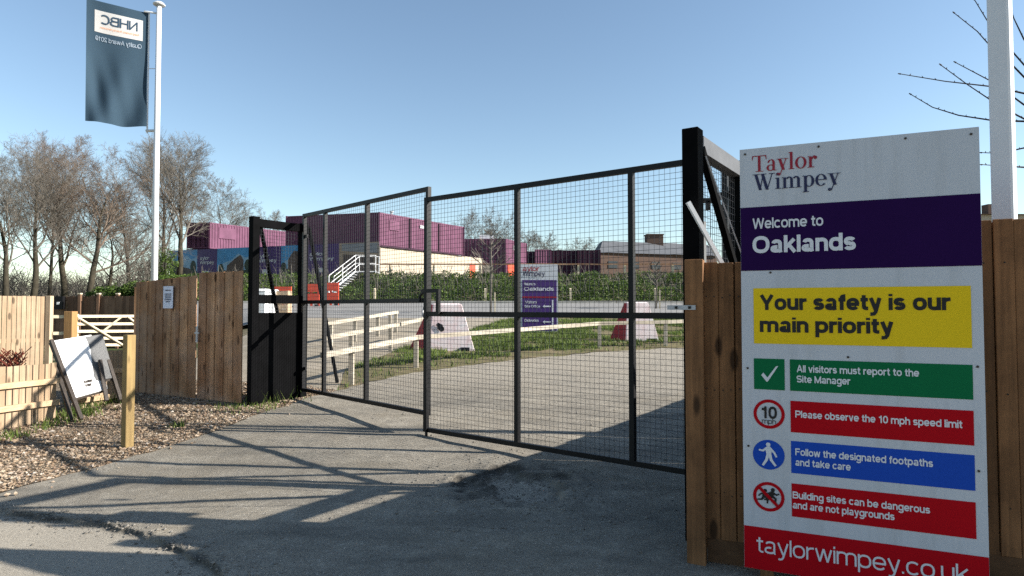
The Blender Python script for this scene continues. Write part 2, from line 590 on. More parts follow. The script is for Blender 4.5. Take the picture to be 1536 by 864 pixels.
# ------------------------------------------------------------------ lettering
def font_glyph(ch, w):
    """strokes (centre lines) of a plain grotesque; capital height 1"""
    h, X = w / 2, .765
    S_ = []

    def ln(*p):
        S_.append([Vector((x, y)) for x, y in p])

    def el(cx, cy, rx, ry, a0, a1, n=26, pre=(), post=()):
        k = max(4, int(n * abs(a1 - a0) / 360))
        pts = []
        for i in range(k + 1):
            t = R(lerp(a0, a1, i / k))
            c, s_ = math.cos(t), math.sin(t)
            e = 2 / 2.35
            pts.append((cx + rx * math.copysign(abs(c) ** e, c), cy + ry * math.copysign(abs(s_) ** e, s_)))
        ln(*pre, *pts, *post)
    O = .76
    ox, oy, rx, ry = O / 2, X / 2, (O - w) / 2, (X - w) / 2 + .008
    N = .70
    if ch == ' ':
        return S_, .31
    if ch == '.':
        ln((h + .02, 0), (h + .02, w)); return S_, w + .06
    if ch == 'o':
        el(ox, oy, rx, ry, 0, 360); return S_, O
    if ch == 'c':
        el(ox, oy, rx, ry, 42, 318); return S_, O - .05
    if ch == 'e':
        el(ox, oy, rx, ry, 0, 322); ln((h * 1.2, oy - .01), (O - h * .2, oy - .01)); return S_, O
    if ch == 'a':
        sx = .68 - h
        el((sx + h) / 2 + .03, X - h - .15, (sx - h) / 2 - .03, .16, 170, 0, 26, (), ((sx, .12), (sx + .03, 0)))
        el(sx / 2 + h * .5, .215, (sx - h) / 2, .215 - h + .005, 75, 400); return S_, .74
    if ch in 'bp':
        ln((h, 0 if ch == 'b' else -.29), (h, 1 if ch == 'b' else X)); el(ox, oy, rx, ry, -150, 150); return S_, O
    if ch in 'dqg':
        x = O - h
        el(ox, oy, rx, ry, 30, 330)
        if ch == 'd':
            ln((x, 0), (x, 1))
        elif ch == 'q':
            ln((x, -.29), (x, X))
        else:
            el(ox, -.05, rx, .19, 0, -160, 26, ((x, X),))
        return S_, O
    if ch == 'f':
        el(.42, .80, .42 - .21, .2 - h, 175, 88, 26, ((.21, 0), (.21, .70)), ()); ln((.02, X - h), (.44, X - h)); return S_, .44
    if ch == 't':
        el(.42, .18, .21, .18 - h, 180, 270, 26, ((.21, .94), (.21, .3)), ((.45, h),)); ln((.02, X - h), (.44, X - h)); return S_, .46
    if ch in 'hn':
        ln((h, 0), (h, 1 if ch == 'h' else X)); el(N / 2, X - .3, (N - w) / 2, .3 - h + .008, 160, 0, 26, (), ((N - h, 0),)); return S_, N
    if ch == 'm':
        q = .58
        ln((h, 0), (h, X))
        for k in range(2):
            c0 = h + k * (q - w * .5)
            c1 = c0 + q - w * .5
            el((c0 + c1) / 2, X - .27, (c1 - c0) / 2, .27 - h + .008, 160, 0, 26, (), ((c1, 0),))
        return S_, 2 * q
    if ch == 'u':
        ln((N - h, 0), (N - h, X)); el(N / 2, .3, (N - w) / 2, .3 - h + .008, 340, 180, 26, (), ((h, X),)); return S_, N
    if ch == 'r':
        ln((h, 0), (h, X)); el(.44, X - .32, .44 - h, .32 - h, 170, 88); return S_, .46
    if ch == 'i':
        ln((h, 0), (h, X)); ln((h, .86), (h, 1.0)); return S_, w
    if ch == 'l':
        ln((h, 0), (h, 1)); return S_, w
    if ch == 'k':
        ln((h, 0), (h, 1)); ln((h, .27), (.60, X)); ln((.30, .42), (.64, 0)); return S_, .70
    if ch == 's':
        a, b = .66 - h, h
        el((a + b) / 2, X - h - (X - w) * .26, (a - b) / 2 - .01, (X - w) * .26, 20, 250)
        ln(((a + b) / 2 - .11, X * .555), ((a + b) / 2 + .11, X * .445))
        el((a + b) / 2, h + (X - w) * .26, (a - b) / 2, (X - w) * .26, 70, -160); return S_, .66
    if ch == 'v':
        ln((h * .9, X), (.35, 0)); ln((.35, 0), (.70 - h * .9, X)); return S_, .70
    if ch == 'w':
        ln((h * .9, X), (.28, 0)); ln((.28, 0), (.51, X)); ln((.51, X), (.74, 0)); ln((.74, 0), (1.02 - h * .9, X)); return S_, 1.02
    if ch == 'y':
        ln((h * .9, X), (.37, .02)); ln((.70 - h * .9, X), (.36, -.12), (.28, -.23), (.16, -.25), (.06, -.24)); return S_, .70
    if ch == 'A':
        ln((h * .9, 0), (.48, 1)); ln((.48, 1), (.96 - h * .9, 0)); ln((.2, .32), (.76, .32)); return S_, .96
    if ch == 'B':
        ln((h, 0), (h, 1)); ln((h, 1 - h), (.5, 1 - h)); ln((h, h), (.5, h)); ln((h, .53), (.5, .53))
        el(.5, (.53 + 1 - h) / 2, .30 - h * .4, (1 - h - .53) / 2, -90, 90); el(.5, (.53 + h) / 2, .37 - h * .4, (.53 - h) / 2, -90, 90); return S_, .90
    if ch in 'COQ':
        W_ = 1.02
        a = (48, 312) if ch == 'C' else (0, 360)
        el(W_ / 2, .5, (W_ - w) / 2, .5 - h + .01, a[0], a[1], 34)
        if ch == 'Q':
            ln((.58, .26), (.96, -.04))
        return S_, W_ - (.04 if ch == 'C' else 0)
    if ch == 'D':
        ln((h, 0), (h, 1)); el(.42, .5, .94 - h - .42, .5 - h, -90, 90, 34, ((h, h),), ((h, 1 - h),)); return S_, .94
    if ch == 'F':
        ln((h, 0), (h, 1)); ln((h, 1 - h), (.74, 1 - h)); ln((h, .52), (.66, .52)); return S_, .76
    if ch == 'H':
        ln((h, 0), (h, 1)); ln((.90 - h, 0), (.90 - h, 1)); ln((h, .52), (.90 - h, .52)); return S_, .90
    if ch == 'M':
        ln((h, 0), (h, 1)); ln((1.06 - h, 0), (1.06 - h, 1)); ln((h, .97), (.53, .06)); ln((.53, .06), (1.06 - h, .97)); return S_, 1.06
    if ch == 'N':
        ln((h, 0), (h, 1)); ln((.90 - h, 0), (.90 - h, 1)); ln((h, .95), (.90 - h, .05)); return S_, .90
    if ch in 'PR':
        ln((h, 0), (h, 1)); el(.52, (.44 + 1 - h) / 2, .36 - h, (1 - h - .44) / 2, -90, 90, 26, ((h, .44),), ((h, 1 - h),))
        if ch == 'R':
            ln((.52, .44), (.84 - h * .6, 0))
        return S_, .88 if ch == 'R' else .86
    if ch == 'S':
        a, b = .86 - h, h
        el((a + b) / 2, 1 - h - (1 - w) * .26, (a - b) / 2 - .01, (1 - w) * .26, 22, 250)
        ln(((a + b) / 2 - .14, .56), ((a + b) / 2 + .14, .445))
        el((a + b) / 2, h + (1 - w) * .26, (a - b) / 2, (1 - w) * .26, 70, -160); return S_, .86
    if ch == 'V':
        ln((h * .9, 1), (.45, 0)); ln((.45, 0), (.90 - h * .9, 1)); return S_, .90
    if ch == 'W':
        ln((h * .9, 1), (.33, 0)); ln((.33, 0), (.65, 1)); ln((.65, 1), (.97, 0)); ln((.97, 0), (1.3 - h * .9, 1)); return S_, 1.3
    if ch == 'Y':
        ln((h * .9, 1), (.45, .40)); ln((.90 - h * .9, 1), (.45, .40)); ln((.45, .45), (.45, 0)); return S_, .90
    if ch == '0':
        el(.37, .5, .37 - h, .5 - h + .01, 0, 360, 34); return S_, .74
    if ch == '1':
        ln((.42, 0), (.42, 1)); ln((.42, .83), (.24, .76), (.10, .76)); return S_, .62
    if ch == '2':
        el(.36, .68, .33 - h * .6, .32 - h, 170, -25, 30, (), ((.14, .1 + h),)); ln((.03, h), (.72, h)); return S_, .74
    if ch == '9':
        el(.36, .66, .33 - h * .6, .34 - h, 0, 360, 30); el(.36, .42, .33 - h * .6, .42 - h, 20, -150); return S_, .74
    return S_, .5


def text_geo(s, w=.16, spacing=1.0):
    """filled strokes; every stroke a hair above the one before"""
    V_, F_ = [], []
    x, k = 0, 0
    for ch in s:
        st, adv = font_glyph(ch, w)
        for p in st:
            n = len(p)
            b0 = len(V_)
            closed = (p[0] - p[-1]).length < 1e-4
            for i in range(n):
                a, b = p[max(0, i - 1)], p[min(n - 1, i + 1)]
                if closed and i in (0, n - 1):
                    a, b = p[-2], p[1]
                d = (b - a).normalized()
                q = Vector((-d.y, d.x)) * (w / 2)
                V_.append((x + p[i].x + q.x, p[i].y + q.y, k % 14))
                V_.append((x + p[i].x - q.x, p[i].y - q.y, k % 14))
            for i in range(n - 1):
                F_.append((b0 + 2 * i, b0 + 2 * i + 1, b0 + 2 * i + 3, b0 + 2 * i + 2))
            k += 1
        x += adv + .062 * spacing - (w - .16) * .2
    return V_, F_


def letter(mb, s, mapf, x0, x1, y, cap, w=.16, spacing=1.0):
    """text from x0 to x1, baseline y, capital height cap; mapf(x, y, lift) gives the point"""
    v, f = text_geo(s, w, spacing)
    a = min(p[0] for p in v)
    b = max(p[0] for p in v)
    k = (x1 - x0) / (b - a)
    n = len(mb.v)
    mb.v += [mapf(x0 + (p[0] - a) * k, y + p[1] * cap, p[2]) for p in v]
    mb.f += [tuple(n + i for i in q) for q in f]


# ------------------------------------------------------------------ ground sheets
def inside(p, poly):
    c = False
    j = len(poly) - 1
    for i in range(len(poly)):
        a, b = poly[i], poly[j]
        if (a[1] > p[1]) != (b[1] > p[1]) and p[0] < (b[0] - a[0]) * (p[1] - a[1]) / (b[1] - a[1]) + a[0]:
            c = not c
        j = i
    return c


def densify(poly, step):
    out = []
    for a, b in zip(poly, poly[1:] + poly[:1]):
        n = max(1, int(math.hypot(b[0] - a[0], b[1] - a[1]) / step))
        for i in range(n):
            out.append((lerp(a[0], b[0], i / n), lerp(a[1], b[1], i / n)))
    return out


def sheet(name, poly, step, mat, zf, fine=None, kind='structure', attr=None, extra=()):
    pts = densify(poly, step)
    nb = len(pts)
    xs = [p[0] for p in poly]
    ys = [p[1] for p in poly]

    def grid(x0, x1, y0, y1, s, skip=None):
        ny, nx = int((y1 - y0) / s) + 1, int((x1 - x0) / s) + 1
        for j in range(ny):
            for i in range(nx):
                x = x0 + (i + .5 * (j % 2)) * s + random.uniform(-.15, .15) * s
                y = y0 + j * s + random.uniform(-.15, .15) * s
                if skip and skip[0] < x < skip[1] and skip[2] < y < skip[3]:
                    continue
                if inside((x, y), poly):
                    pts.append((x, y))
    grid(min(xs), max(xs), min(ys), max(ys), step, fine)
    if fine:
        grid(*fine)
    pts.extend(extra)
    res = delaunay_2d_cdt([Vector(p) for p in pts], [], [list(range(nb))], 1, 1e-5)
    mb = MB()
    mb.v = [Vector((p.x, p.y, zf(p.x, p.y))) for p in res[0]]
    mb.f = [tuple(f) for f in res[2]]
    o = mb.build(name, mat, smooth=True)
    o['kind'] = kind
    if attr:
        ca = o.data.color_attributes.new('wear', 'FLOAT_COLOR', 'POINT')
        for i, v in enumerate(mb.v):
            ca.data[i].color = attr(v.x, v.y)
    return o


ROADL = [(-5.2, -8), (-4.6, 3), (-4.32, 5.3), (-4.05, 6.1), (-3.75, 7.0), (-3.5, 8.3), (-3.12, 9.8), (-2.85, 10.4)]
ROADB = [(-2.0, 12.1), (0, 13.9), (2.1, 15.2), (4, 15.9), (12, 17.2), (22, 18)]


def wob(pl, a=.09):
    """ragged edge: the same wobble for both sheets that share it"""
    out = []
    for p, q in zip(pl, pl[1:]):
        n = max(1, int(math.hypot(q[0] - p[0], q[1] - p[1]) / .12)) if q[1] > 2 and q[0] < 8 else 1
        for i in range(n):
            x, y = lerp(p[0], q[0], i / n), lerp(p[1], q[1], i / n)
            if n > 1:
                x += noise.noise((x * 2.3, y * 2.3, 1)) * a + noise.noise((x * 9, y * 9, 4)) * a * .4
                y += noise.noise((x * 2.3, y * 2.3, 7)) * a
            out.append((x, y))
    out.append(pl[-1])
    return out


EDGE = wob(ROADL)
BACK = wob(ROADL[-1:] + ROADB, .16)[1:]
LIP = [G(-90, 762), G(0, 766), G(80, 775), G(150, 783), G(210, 798), G(270, 822), G(326, 851), G(352, 900), G(380, 1000)]
LIP = [(p.x, p.y) for p in LIP]
LIPPOLY = LIP + [(-1.2, 0.5), (-9, 0.5), (-9, LIP[0][1])]


def lipdist(x, y):
    d = 9
    for a, b in zip(LIP, LIP[1:]):
        ab = (b[0] - a[0], b[1] - a[1])
        t = max(0, min(1, ((x - a[0]) * ab[0] + (y - a[1]) * ab[1]) / (ab[0] ** 2 + ab[1] ** 2)))
        d = min(d, math.hypot(x - a[0] - ab[0] * t, y - a[1] - ab[1] * t))
    d += noise.noise((x * 5, y * 5, 3)) * .05 + noise.noise((x * 17, y * 17, 3)) * .025
    return -d if inside((x, y), LIPPOLY) else d


HOLE = G(775, 728)


def hole(x, y):
    dx, dy = (x - HOLE.x) / .47, (y - HOLE.y) / .62
    r = math.hypot(dx, dy) + noise.noise((x * 3, y * 3, 2)) * .42 + noise.noise((x * 9, y * 9, 2)) * .22
    return r


def roadz(x, y):
    z = gz(x, y)
    if y < 10 and -5.5 < x < 5:
        z += noise.noise((x * 1.1, y * 1.1, 5)) * .012 + noise.noise((x * 5, y * 5, 5)) * .004
        l = lipdist(x, y)
        z -= .028 * (1 - sstep(-.03, .015, l))
        z += .010 * math.exp(-((l - .06) / .08) ** 2)
        r = hole(x, y)
        z -= .075 * (1 - sstep(.74, .96, r)) * (.75 + .5 * noise.noise((x * 12, y * 12, 8)))
        z += .012 * math.exp(-((r - 1.15) / .18) ** 2)
    return z


def roadwear(x, y):
    if y > 10 or not -5.5 < x < 5:
        g = sstep(9, 13, y) * .55
        return (0, g, 0, 1)
    l = lipdist(x, y)
    r = hole(x, y)
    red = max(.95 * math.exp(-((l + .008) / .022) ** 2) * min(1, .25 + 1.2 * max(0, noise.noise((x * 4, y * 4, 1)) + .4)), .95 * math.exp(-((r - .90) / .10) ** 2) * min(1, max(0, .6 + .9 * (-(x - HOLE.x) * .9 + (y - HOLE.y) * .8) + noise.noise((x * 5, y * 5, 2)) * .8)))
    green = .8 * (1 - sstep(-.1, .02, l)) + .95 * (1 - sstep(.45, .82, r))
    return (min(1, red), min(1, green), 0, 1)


def build_ground():
    def axis(lo, hi, f0, f1, s):
        a = []
        x = f0
        while x < f1:
            a.append(x)
            x += s
        st, x = s, f1
        while x < hi:
            a.append(x)
            st *= 1.35
            x += st
        a.append(hi)
        st, x = s, f0
        while x > lo:
            st *= 1.35
            x -= st
            a.insert(0, max(x, lo))
        return a
    xs, ys = axis(-2500, 2500, -45, 45, 1.5), axis(-200, 4000, -6, 62, .75)
    mb = MB()
    for y in ys:
        for x in xs:
            z = gz(x, y) - .16 * (1 - sstep(35, 36.4, y))
            if y > 36:
                z += noise.noise((x * .35, y * .35, 0)) * .12
            mb.v.append(Vector((x, y, z)))
    n = len(xs)
    for j in range(len(ys) - 1):
        for i in range(n - 1):
            mb.f.append((j * n + i, j * n + i + 1, (j + 1) * n + i + 1, (j + 1) * n + i))
    o = mb.build('ground', M['ground'], smooth=True)
    o['kind'] = 'structure'


build_ground()
def broken_edge_points():
    out = []
    while len(out) < 9000:
        k = random.randrange(len(LIP) - 1)
        t = random.random()
        x, y = lerp(LIP[k][0], LIP[k + 1][0], t) + random.gauss(0, .06), lerp(LIP[k][1], LIP[k + 1][1], t) + random.gauss(0, .06)
        if -4.3 < x < 3 and 2.4 < y < 8:
            out.append((x, y))
    while len(out) < 15000:
        x, y = HOLE.x + random.uniform(-.75, .75), HOLE.y + random.uniform(-1, 1)
        if hole(x, y) < 1.5:
            out.append((x, y))
    return out


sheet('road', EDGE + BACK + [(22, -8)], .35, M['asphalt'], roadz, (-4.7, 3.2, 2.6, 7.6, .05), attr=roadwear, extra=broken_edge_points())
gravel_poly = EDGE[::-1] + [(-14, -8), (-14, 10), (-7, 12.5), (-5, 11.5)]
sheet('gravel', gravel_poly, .3, M['gravel'], lambda x, y: gz(x, y) + noise.noise((x * 2, y * 2, 0)) * .012)
JOIN = [(-3.3, 12.6), (-2.6, 16.5), (-1.6, 19), (0, 24.5)]
grass_poly = [EDGE[-1]] + BACK + [(24, 26)] + JOIN[::-1]
sheet('grass_verge', grass_poly, .5, M['turf'], lambda x, y: gz(x, y) + noise.noise((x * 1.3, y * 1.3, 0)) * .03)
sheet('footpath', [EDGE[-1]] + JOIN + [(-9, 24.5), (-8, 16), (-7, 12.5), (-5, 11.5)], .5, M['path'], gz)
sheet('car_park', [(-16, 24.5), (-9, 24.5), (0, 24.5), (24, 26), (34, 26), (34, 36.2), (-22, 36.2)], .8, M['carpark'], gz)
kb = MB()
for (a, b) in (((-22, 36.3), (34, 36.3)), ((0.1, 24.45), (24, 25.95))):
    n = 24
    for i in range(n):
        p, q = [(lerp(a[0], b[0], t), lerp(a[1], b[1], t)) for t in (i / n, (i + .985) / n)]
        kb.bar((p[0], p[1], gz(*p) + .03), (q[0], q[1], gz(*q) + .03), .14, .2)
kb.build('kerb', M['kerb'])['kind'] = 'structure'


# loose stones over the gravel
def build_stones():
    mb = MB()
    n = 0
    while n < 21000:
        y = 4.2 + 7.2 * random.random() ** 1.25
        x = random.uniform(-6.5, -2.6)
        on = inside((x, y), gravel_poly)
        if not on:
            if random.random() > .045 or not inside((x + .45 * random.random(), y), gravel_poly) and not inside((x - .5 * random.random() ** 2, y), gravel_poly):
                continue
        if on and noise.noise((x * 1.6, y * 1.6, 9)) < -.25 and random.random() < .7:
            continue
        s = random.choice((.006, .007, .009, .010, .012, .014, .017, .021)) * random.uniform(.7, 1.2)
        z = gz(x, y) + noise.noise((x * 2, y * 2, 0)) * .012 + s * .35
        a = random.random() * 6.28
        ca, sa = math.cos(a), math.sin(a)
        sx, sy, sz = s * random.uniform(.8, 1.5), s * random.uniform(.6, 1.1), s * random.uniform(.5, .9)
        k = len(mb.v)
        for (px, py, pz) in ((1, 0, .1), (0, 1, -.1), (-1, .1, .2), (.1, -1, 0), (.2, .2, 1), (0, 0, -1)):
            px *= sx * random.uniform(.75, 1.2)
            py *= sy * random.uniform(.75, 1.2)
            mb.v.append(Vector((x + px * ca - py * sa, y + px * sa + py * ca, z + pz * sz)))
        for q in ((0, 1, 4), (1, 2, 4), (2, 3, 4), (3, 0, 4), (1, 0, 5), (2, 1, 5), (3, 2, 5), (0, 3, 5)):
            mb.f.append(tuple(k + i for i in q))
        n += 1
    o = mb.build('loose_stones', M['stone'])
    o['kind'] = 'stuff'


build_stones()


def build_litter():
    mb = MB()
    n = 0
    while n < 900:
        x, y = random.uniform(-6.4, -2.7), random.uniform(4.8, 10.6)
        if not inside((x, y), gravel_poly) or noise.noise((x * 1.2, y * 1.2, 5)) < -.05:
            continue
        s = random.uniform(.012, .03)
        a = random.random() * 6.28
        p = Vector((x, y, gz(x, y) + .022))
        e, f = Vector((math.cos(a), math.sin(a), random.uniform(-.5, .5))) * s, Vector((-math.sin(a), math.cos(a), random.uniform(-.5, .5))) * s * .5
        mb.quad(p - e, p - f, p + e, p + f)
        n += 1
    mb.build('leaf_litter', M['leaf'])['kind'] = 'stuff'


build_litter()


def build_chippings():
    mb = MB()
    n = 0
    while n < 2600:
        c = random.random()
        if c < .3:
            k = random.randrange(len(LIP) - 1)
            t = random.random()
            x, y = lerp(LIP[k][0], LIP[k + 1][0], t) + random.gauss(0, .09), lerp(LIP[k][1], LIP[k + 1][1], t) + random.gauss(0, .07)
        elif c < .7:
            x, y = HOLE.x + random.gauss(0, .5), HOLE.y + random.gauss(0, .6)
        else:
            x, y = random.uniform(-4, 3.5), random.uniform(2.8, 12)
        if not -4.6 < x < 4 or y < 2.5:
            continue
        s = random.choice((.004, .005, .006, .008, .012)) * random.uniform(.7, 1.3)
        z = roadz(x, y) + s * .3
        k = len(mb.v)
        for (px, py, pz) in ((1, 0, .1), (0, 1, -.1), (-1, .1, .2), (.1, -1, 0), (.2, .2, .8), (0, 0, -1)):
            mb.v.append(Vector((x + px * s * random.uniform(.7, 1.4), y + py * s * random.uniform(.7, 1.4), z + pz * s * .8)))
        for q in ((0, 1, 4), (1, 2, 4), (2, 3, 4), (3, 0, 4), (1, 0, 5), (2, 1, 5), (3, 2, 5), (0, 3, 5)):
            mb.f.append(tuple(k + i for i in q))
        n += 1
    mb.build('loose_chippings', M['chip'])['kind'] = 'stuff'


build_chippings()


def blade(mb, x, y, z, h, w):
    a = random.random() * 6.28
    dx, dy = math.cos(a) * w, math.sin(a) * w
    l = random.uniform(.1, .7) * h
    b = random.random() * 6.28
    n = len(mb.v)
    mb.v += [Vector((x - dx, y - dy, z)), Vector((x + dx, y + dy, z)), Vector((x + math.cos(b) * l, y + math.sin(b) * l, z + h))]
    mb.f.append((n, n + 1, n + 2))


def build_grass():
    mb = MB()
    n = 0
    while n < 36000:
        x, y = random.uniform(-3.4, 9), 10.3 + 14 * random.random() ** 1.3
        if not inside((x, y), grass_poly):
            continue
        t = noise.noise((x * .9, y * .9, 3)) + noise.noise((x * 3, y * 3, 3)) * .5
        edge = max(noise.noise((x * 2, y * 2, 6)) * .6, -.2)
        front = y - (13.9 + .62 * x if x < 0 else 13.9 + .6 * x - .012 * x * x)
        if t < -.22 or front < .75 + edge and random.random() < .93:
            continue
        h = random.uniform(.05, .13) * (1 + .5 * t)
        blade(mb, x, y, gz(x, y), h, .012)
        n += 1
    mb.build('grass', M['grass'])['kind'] = 'stuff'
    # weeds along the foot of the fences
    mb = MB()
    tufts = [((405, 600), .5, 160, .2), ((385, 612), .5, 90, .1), ((355, 612), .5, 120, .07), ((115, 622), .35, 260, .14), ((150, 605), .35, 260, .16), ((20, 655), .3, 90, .09), ((75, 640), .25, 80, .09), ((268, 640), .15, 40, .1), ((95, 632), .3, 100, .1)]
    for (u, v), r, k, h in tufts:
        c = G(u, v)
        for _ in range(k):
            x, y = c.x + random.gauss(0, r * .4), c.y + random.gauss(0, r * .4)
            blade(mb, x, y, gz(x, y), random.uniform(.4, 1.2) * h, .007)
    mb.build('weeds', M['grass'])['kind'] = 'stuff'


build_grass()

# ------------------------------------------------------------------ fences
Z = Vector((0, 0, 1))


def xy(p, z):
    return Vector((p[0], p[1], z))


def boards(mb, a, b, z0, z1, w, th=.018, jit=.006, gap=.0, alt=.007, tilt=.004):
    """upright boards along a-b, each its own piece of timber"""
    a, b = Vector((a[0], a[1], 0)), Vector((b[0], b[1], 0))
    L = (b - a).length
    d = (b - a) / L
    nrm = Vector((d.y, -d.x, 0))
    n = max(1, round(L / w))
    w = L / n
    for i in range(n):
        s = d * ((i + .5) * w)
        t0, t1 = (z0(i / n) if callable(z0) else z0), (z1(i / n) if callable(z1) else z1)
        h = t1 - t0 + random.uniform(-jit, jit)
        ww = w * random.uniform(.96, 1.0) - gap
        o = nrm * (alt * (i % 2) + random.uniform(0, .002))
        ax = d * ww / 2
        ay = nrm * (th / 2)
        # one edge thinner than the other (feather edge)
        c = a + s + o + Z * t0
        tl = d * random.uniform(-tilt, tilt)
        mb.hexa([c - ax - ay, c + ax - ay * .4, c + ax + ay, c - ax + ay,
                 c - ax - ay + Z * h + tl, c + ax - ay * .4 + Z * h + tl, c + ax + ay + Z * h + tl, c - ax + ay + Z * h + tl])


# --- right fence beside and behind the big sign
FA = Vector((1.085, 3.955, 0))
fdir = Vector((.924, -.382, 0)).normalized()
fn = Vector((fdir.y, -fdir.x, 0))  # towards the camera


def fp(t, off=0, z=0):
    return FA + fdir * t + fn * off + Z * z


t = thing('board_fence', FA, 'brown close-boarded timber fence behind the big safety sign, stepped up at the right', 'fence')
mb = MB()
boards(mb, fp(.10, -.03), fp(.94, -.03), .14, 1.83, .093, jit=.004, gap=.002, alt=.004)
boards(mb, fp(.05, -.055), fp(.99, -.055), .14, 1.82, .093, jit=.002, gap=.002, alt=.002)
boards(mb, fp(.945, -.03), fp(3.9, -.03), .25, 2.02, .093, jit=.004, gap=.002, alt=.004)
boards(mb, fp(.995, -.055), fp(3.9, -.055), .25, 2.01, .093, jit=.002, gap=.002, alt=.002)
mb.build('boarding', M['fence'], t, bevel=.003)
for tt, ln_, hh in ((.52, .405, .075), (2.42, 1.48, .135)):
    mb = MB()
    mb.obox(fp(tt, -.035, hh), fdir * ln_, fn * .014, Z * hh)
    mb.build('gravel_board', M['fencex'], t)
for tt, h in ((.055, 1.85), (.935, 2.0)):
    mb = MB()
    off = 0 if tt < .5 else -.1
    mb.obox(fp(tt, off, h / 2 - .05), fdir * .055, fn * .05, Z * (h / 2 + .05))
    mb.build('fence_post', M['fence'], t, bevel=.004)
for zz in (.4, 1.05, 1.65):
    mb = MB()
    mb.obox(fp(1.95, -.092, zz), fdir * 1.9, fn * .02, Z * .045)
    mb.build('fence_rail', M['fencex'], t)
mb = MB()
for k in range(9):
    for zz in (.42, 1.05, 1.62):
        for dx in (-.025, .02):
            q = fp(.147 + k * .0933 + dx, -.03 + .0165, zz + random.uniform(-.012, .012))
            mb.obox(q, fdir * .0035, fn * .001, Z * .0035)
for k in range(28):
    for zz in (.5, 1.1, 1.78):
        q = fp(.992 + k * .0923, -.03 + .0165, zz + random.uniform(-.012, .012))
        mb.obox(q, fdir * .0035, fn * .001, Z * .0035)
mb.build('nail_heads', M['ink'], t)['kind'] = 'stuff'
mb = MB()
boards(mb, (1.225, 3.95), (1.28, 4.27), 0, 1.78, .11, gap=-.025, alt=.019)  # hidden boards added to block sun between fence end and gate frame
boards(mb, (1.31, 4.33), (1.90, 5.2), 0, 1.24, .13, gap=-.025, alt=.019)
mb.build('sun_block_boarding', M['fence'], t)
mb = MB()
mb.obox(fp(-.02, .056, 1.553), fdir * .085, fn * .004, Z * .014)
lt = mb.build('latch_plate', M['steel'], t)
for k in (-.05, .03):
    mb = MB()
    mb.obox(fp(k, .062, 1.553), fdir * .008, fn * .004, Z * .008)
    mb.build('bolt', M['black'], lt)

# --- left fence (two heights), its door and the notice
LA, LB, LC = (-3.92, 9.22), (-4.85, 9.74), (-6.2, 10.45)
t = thing('board_fence', xy(LB, .15), 'weathered grey brown board fence with sloping top, left of the latched door', 'fence')
mb = MB()
boards(mb, LB, LC, lambda k: gz(lerp(LB[0], LC[0], k), lerp(LB[1], LC[1], k)) - .02, lambda k: lerp(2.05, 1.97, k), .105, jit=.004)
mb.build('boarding', M['fencel'], t)
mb = MB()
for p in (LC, (-5.5, 10.16)):
    mb.box(p[0] - .05, p[1] + .03, 0, p[0] + .05, p[1] + .13, 1.9)
mb.build('fence_post', M['fencel'], t)
t = thing('fence_door', xy(LA, .15), 'weathered boarded timber door with a small latch, beside the black gate frame', 'door')
mb = MB()
boards(mb, LA, (-4.82, 9.722), .17, 2.09, .10, jit=.003)
mb.build('boarding', M['fencel'], t)
dd = Vector((LB[0] - LA[0], LB[1] - LA[1], 0)).normalized()
dn = Vector((-dd.y, dd.x, 0))
if dn.y > 0:
    dn = -dn
mb = MB()
c = Vector((-4.79, 9.70, 1.15)) + dn * .03
mb.obox(c, dd * .02, dn * .006, Z * .12)
mb.obox(c + dn * .02 + Z * .02 - dd * .03, dd * .05, dn * .008, Z * .01)
mb.build('latch', M['steel'], t)
c = Vector((lerp(LB[0], LC[0], .42), lerp(LB[1], LC[1], .42), 1.72)) + dn * .035
mb = MB()
mb.obox(c, dd * .125, dn * .003, Z * .175)
o = mb.build('notice', M['paper'], base=c)
tag(o, 'laminated paper notice pinned high on the weathered board fence', 'notice')
mb = MB()
for i, (w, z) in enumerate(((.07, .11), (.085, .05), (.085, .02), (.08, -.01), (.085, -.04), (.05, -.07))):
    mb.obox(c + dn * .005 + Z * z, dd * w, dn * .001, Z * .008)
mb.build('printed_lines', M['navy'], o)

# --- dark fence behind the field gate
t = thing('panel_fence', W(150, 470, 22), 'dark stained board fence behind the pale five-bar gate', 'fence')
a, b = W(60, 443, 24.6), W(232, 443, 23.9)
mb = MB()
boards(mb, a, b, .1, 2.0, .15, jit=.012)
mb.build('boarding', M['dark'], t)
for u in (120, 148, 177, 208):
    p = W(u, 440, 24.2)
    mb = MB()
    mb.box(p.x - .05, p.y - .05, 0, p.x + .05, p.y + .05, 2.07)
    k = mb.build('fence_post', M['dark'], t)
    mb = MB()
    mb.box(p.x - .06, p.y - .06, 2.072, p.x + .06, p.y + .06, 2.12)
    mb.build('post_cap', M['cream'], k)
mb = MB()
p = W(91, 453, 24.4)
mb.box(p.x - .16, p.y - .12, 1.5, p.x + .16, p.y + .02, 2.0)
k = mb.build('junction_box', M['black'], t)
mb = MB()
mb.box(p.x - .06, p.y - .135, 1.68, p.x + .04, p.y - .122, 1.78)
mb.build('box_label', M['white'], k)

# --- tall pale picket fence far left
a, b = W(-60, 443, 11.9), W(68, 443, 13.0)
t = thing('picket_fence', xy(a, 0), 'tall sunlit pale timber fence at the far left behind the low retaining fence', 'fence')
mb = MB()
boards(mb, a, b, .05, 1.79, .082, gap=.010, jit=.004, alt=0)
mb.build('boarding', M['pale'], t)
mb = MB()
mb.box(b.x + .02, b.y - .02, 0, b.x + .12, b.y + .08, 1.80)
mb.build('fence_post', M['pale'], t, bevel=.005)
mb = MB()
mb.bar(xy(a, .9) + Vector((0, .03, 0)), xy(b, .9) + Vector((0, .03, 0)), .04, .08)
mb.build('fence_rail', M['palex'], t)

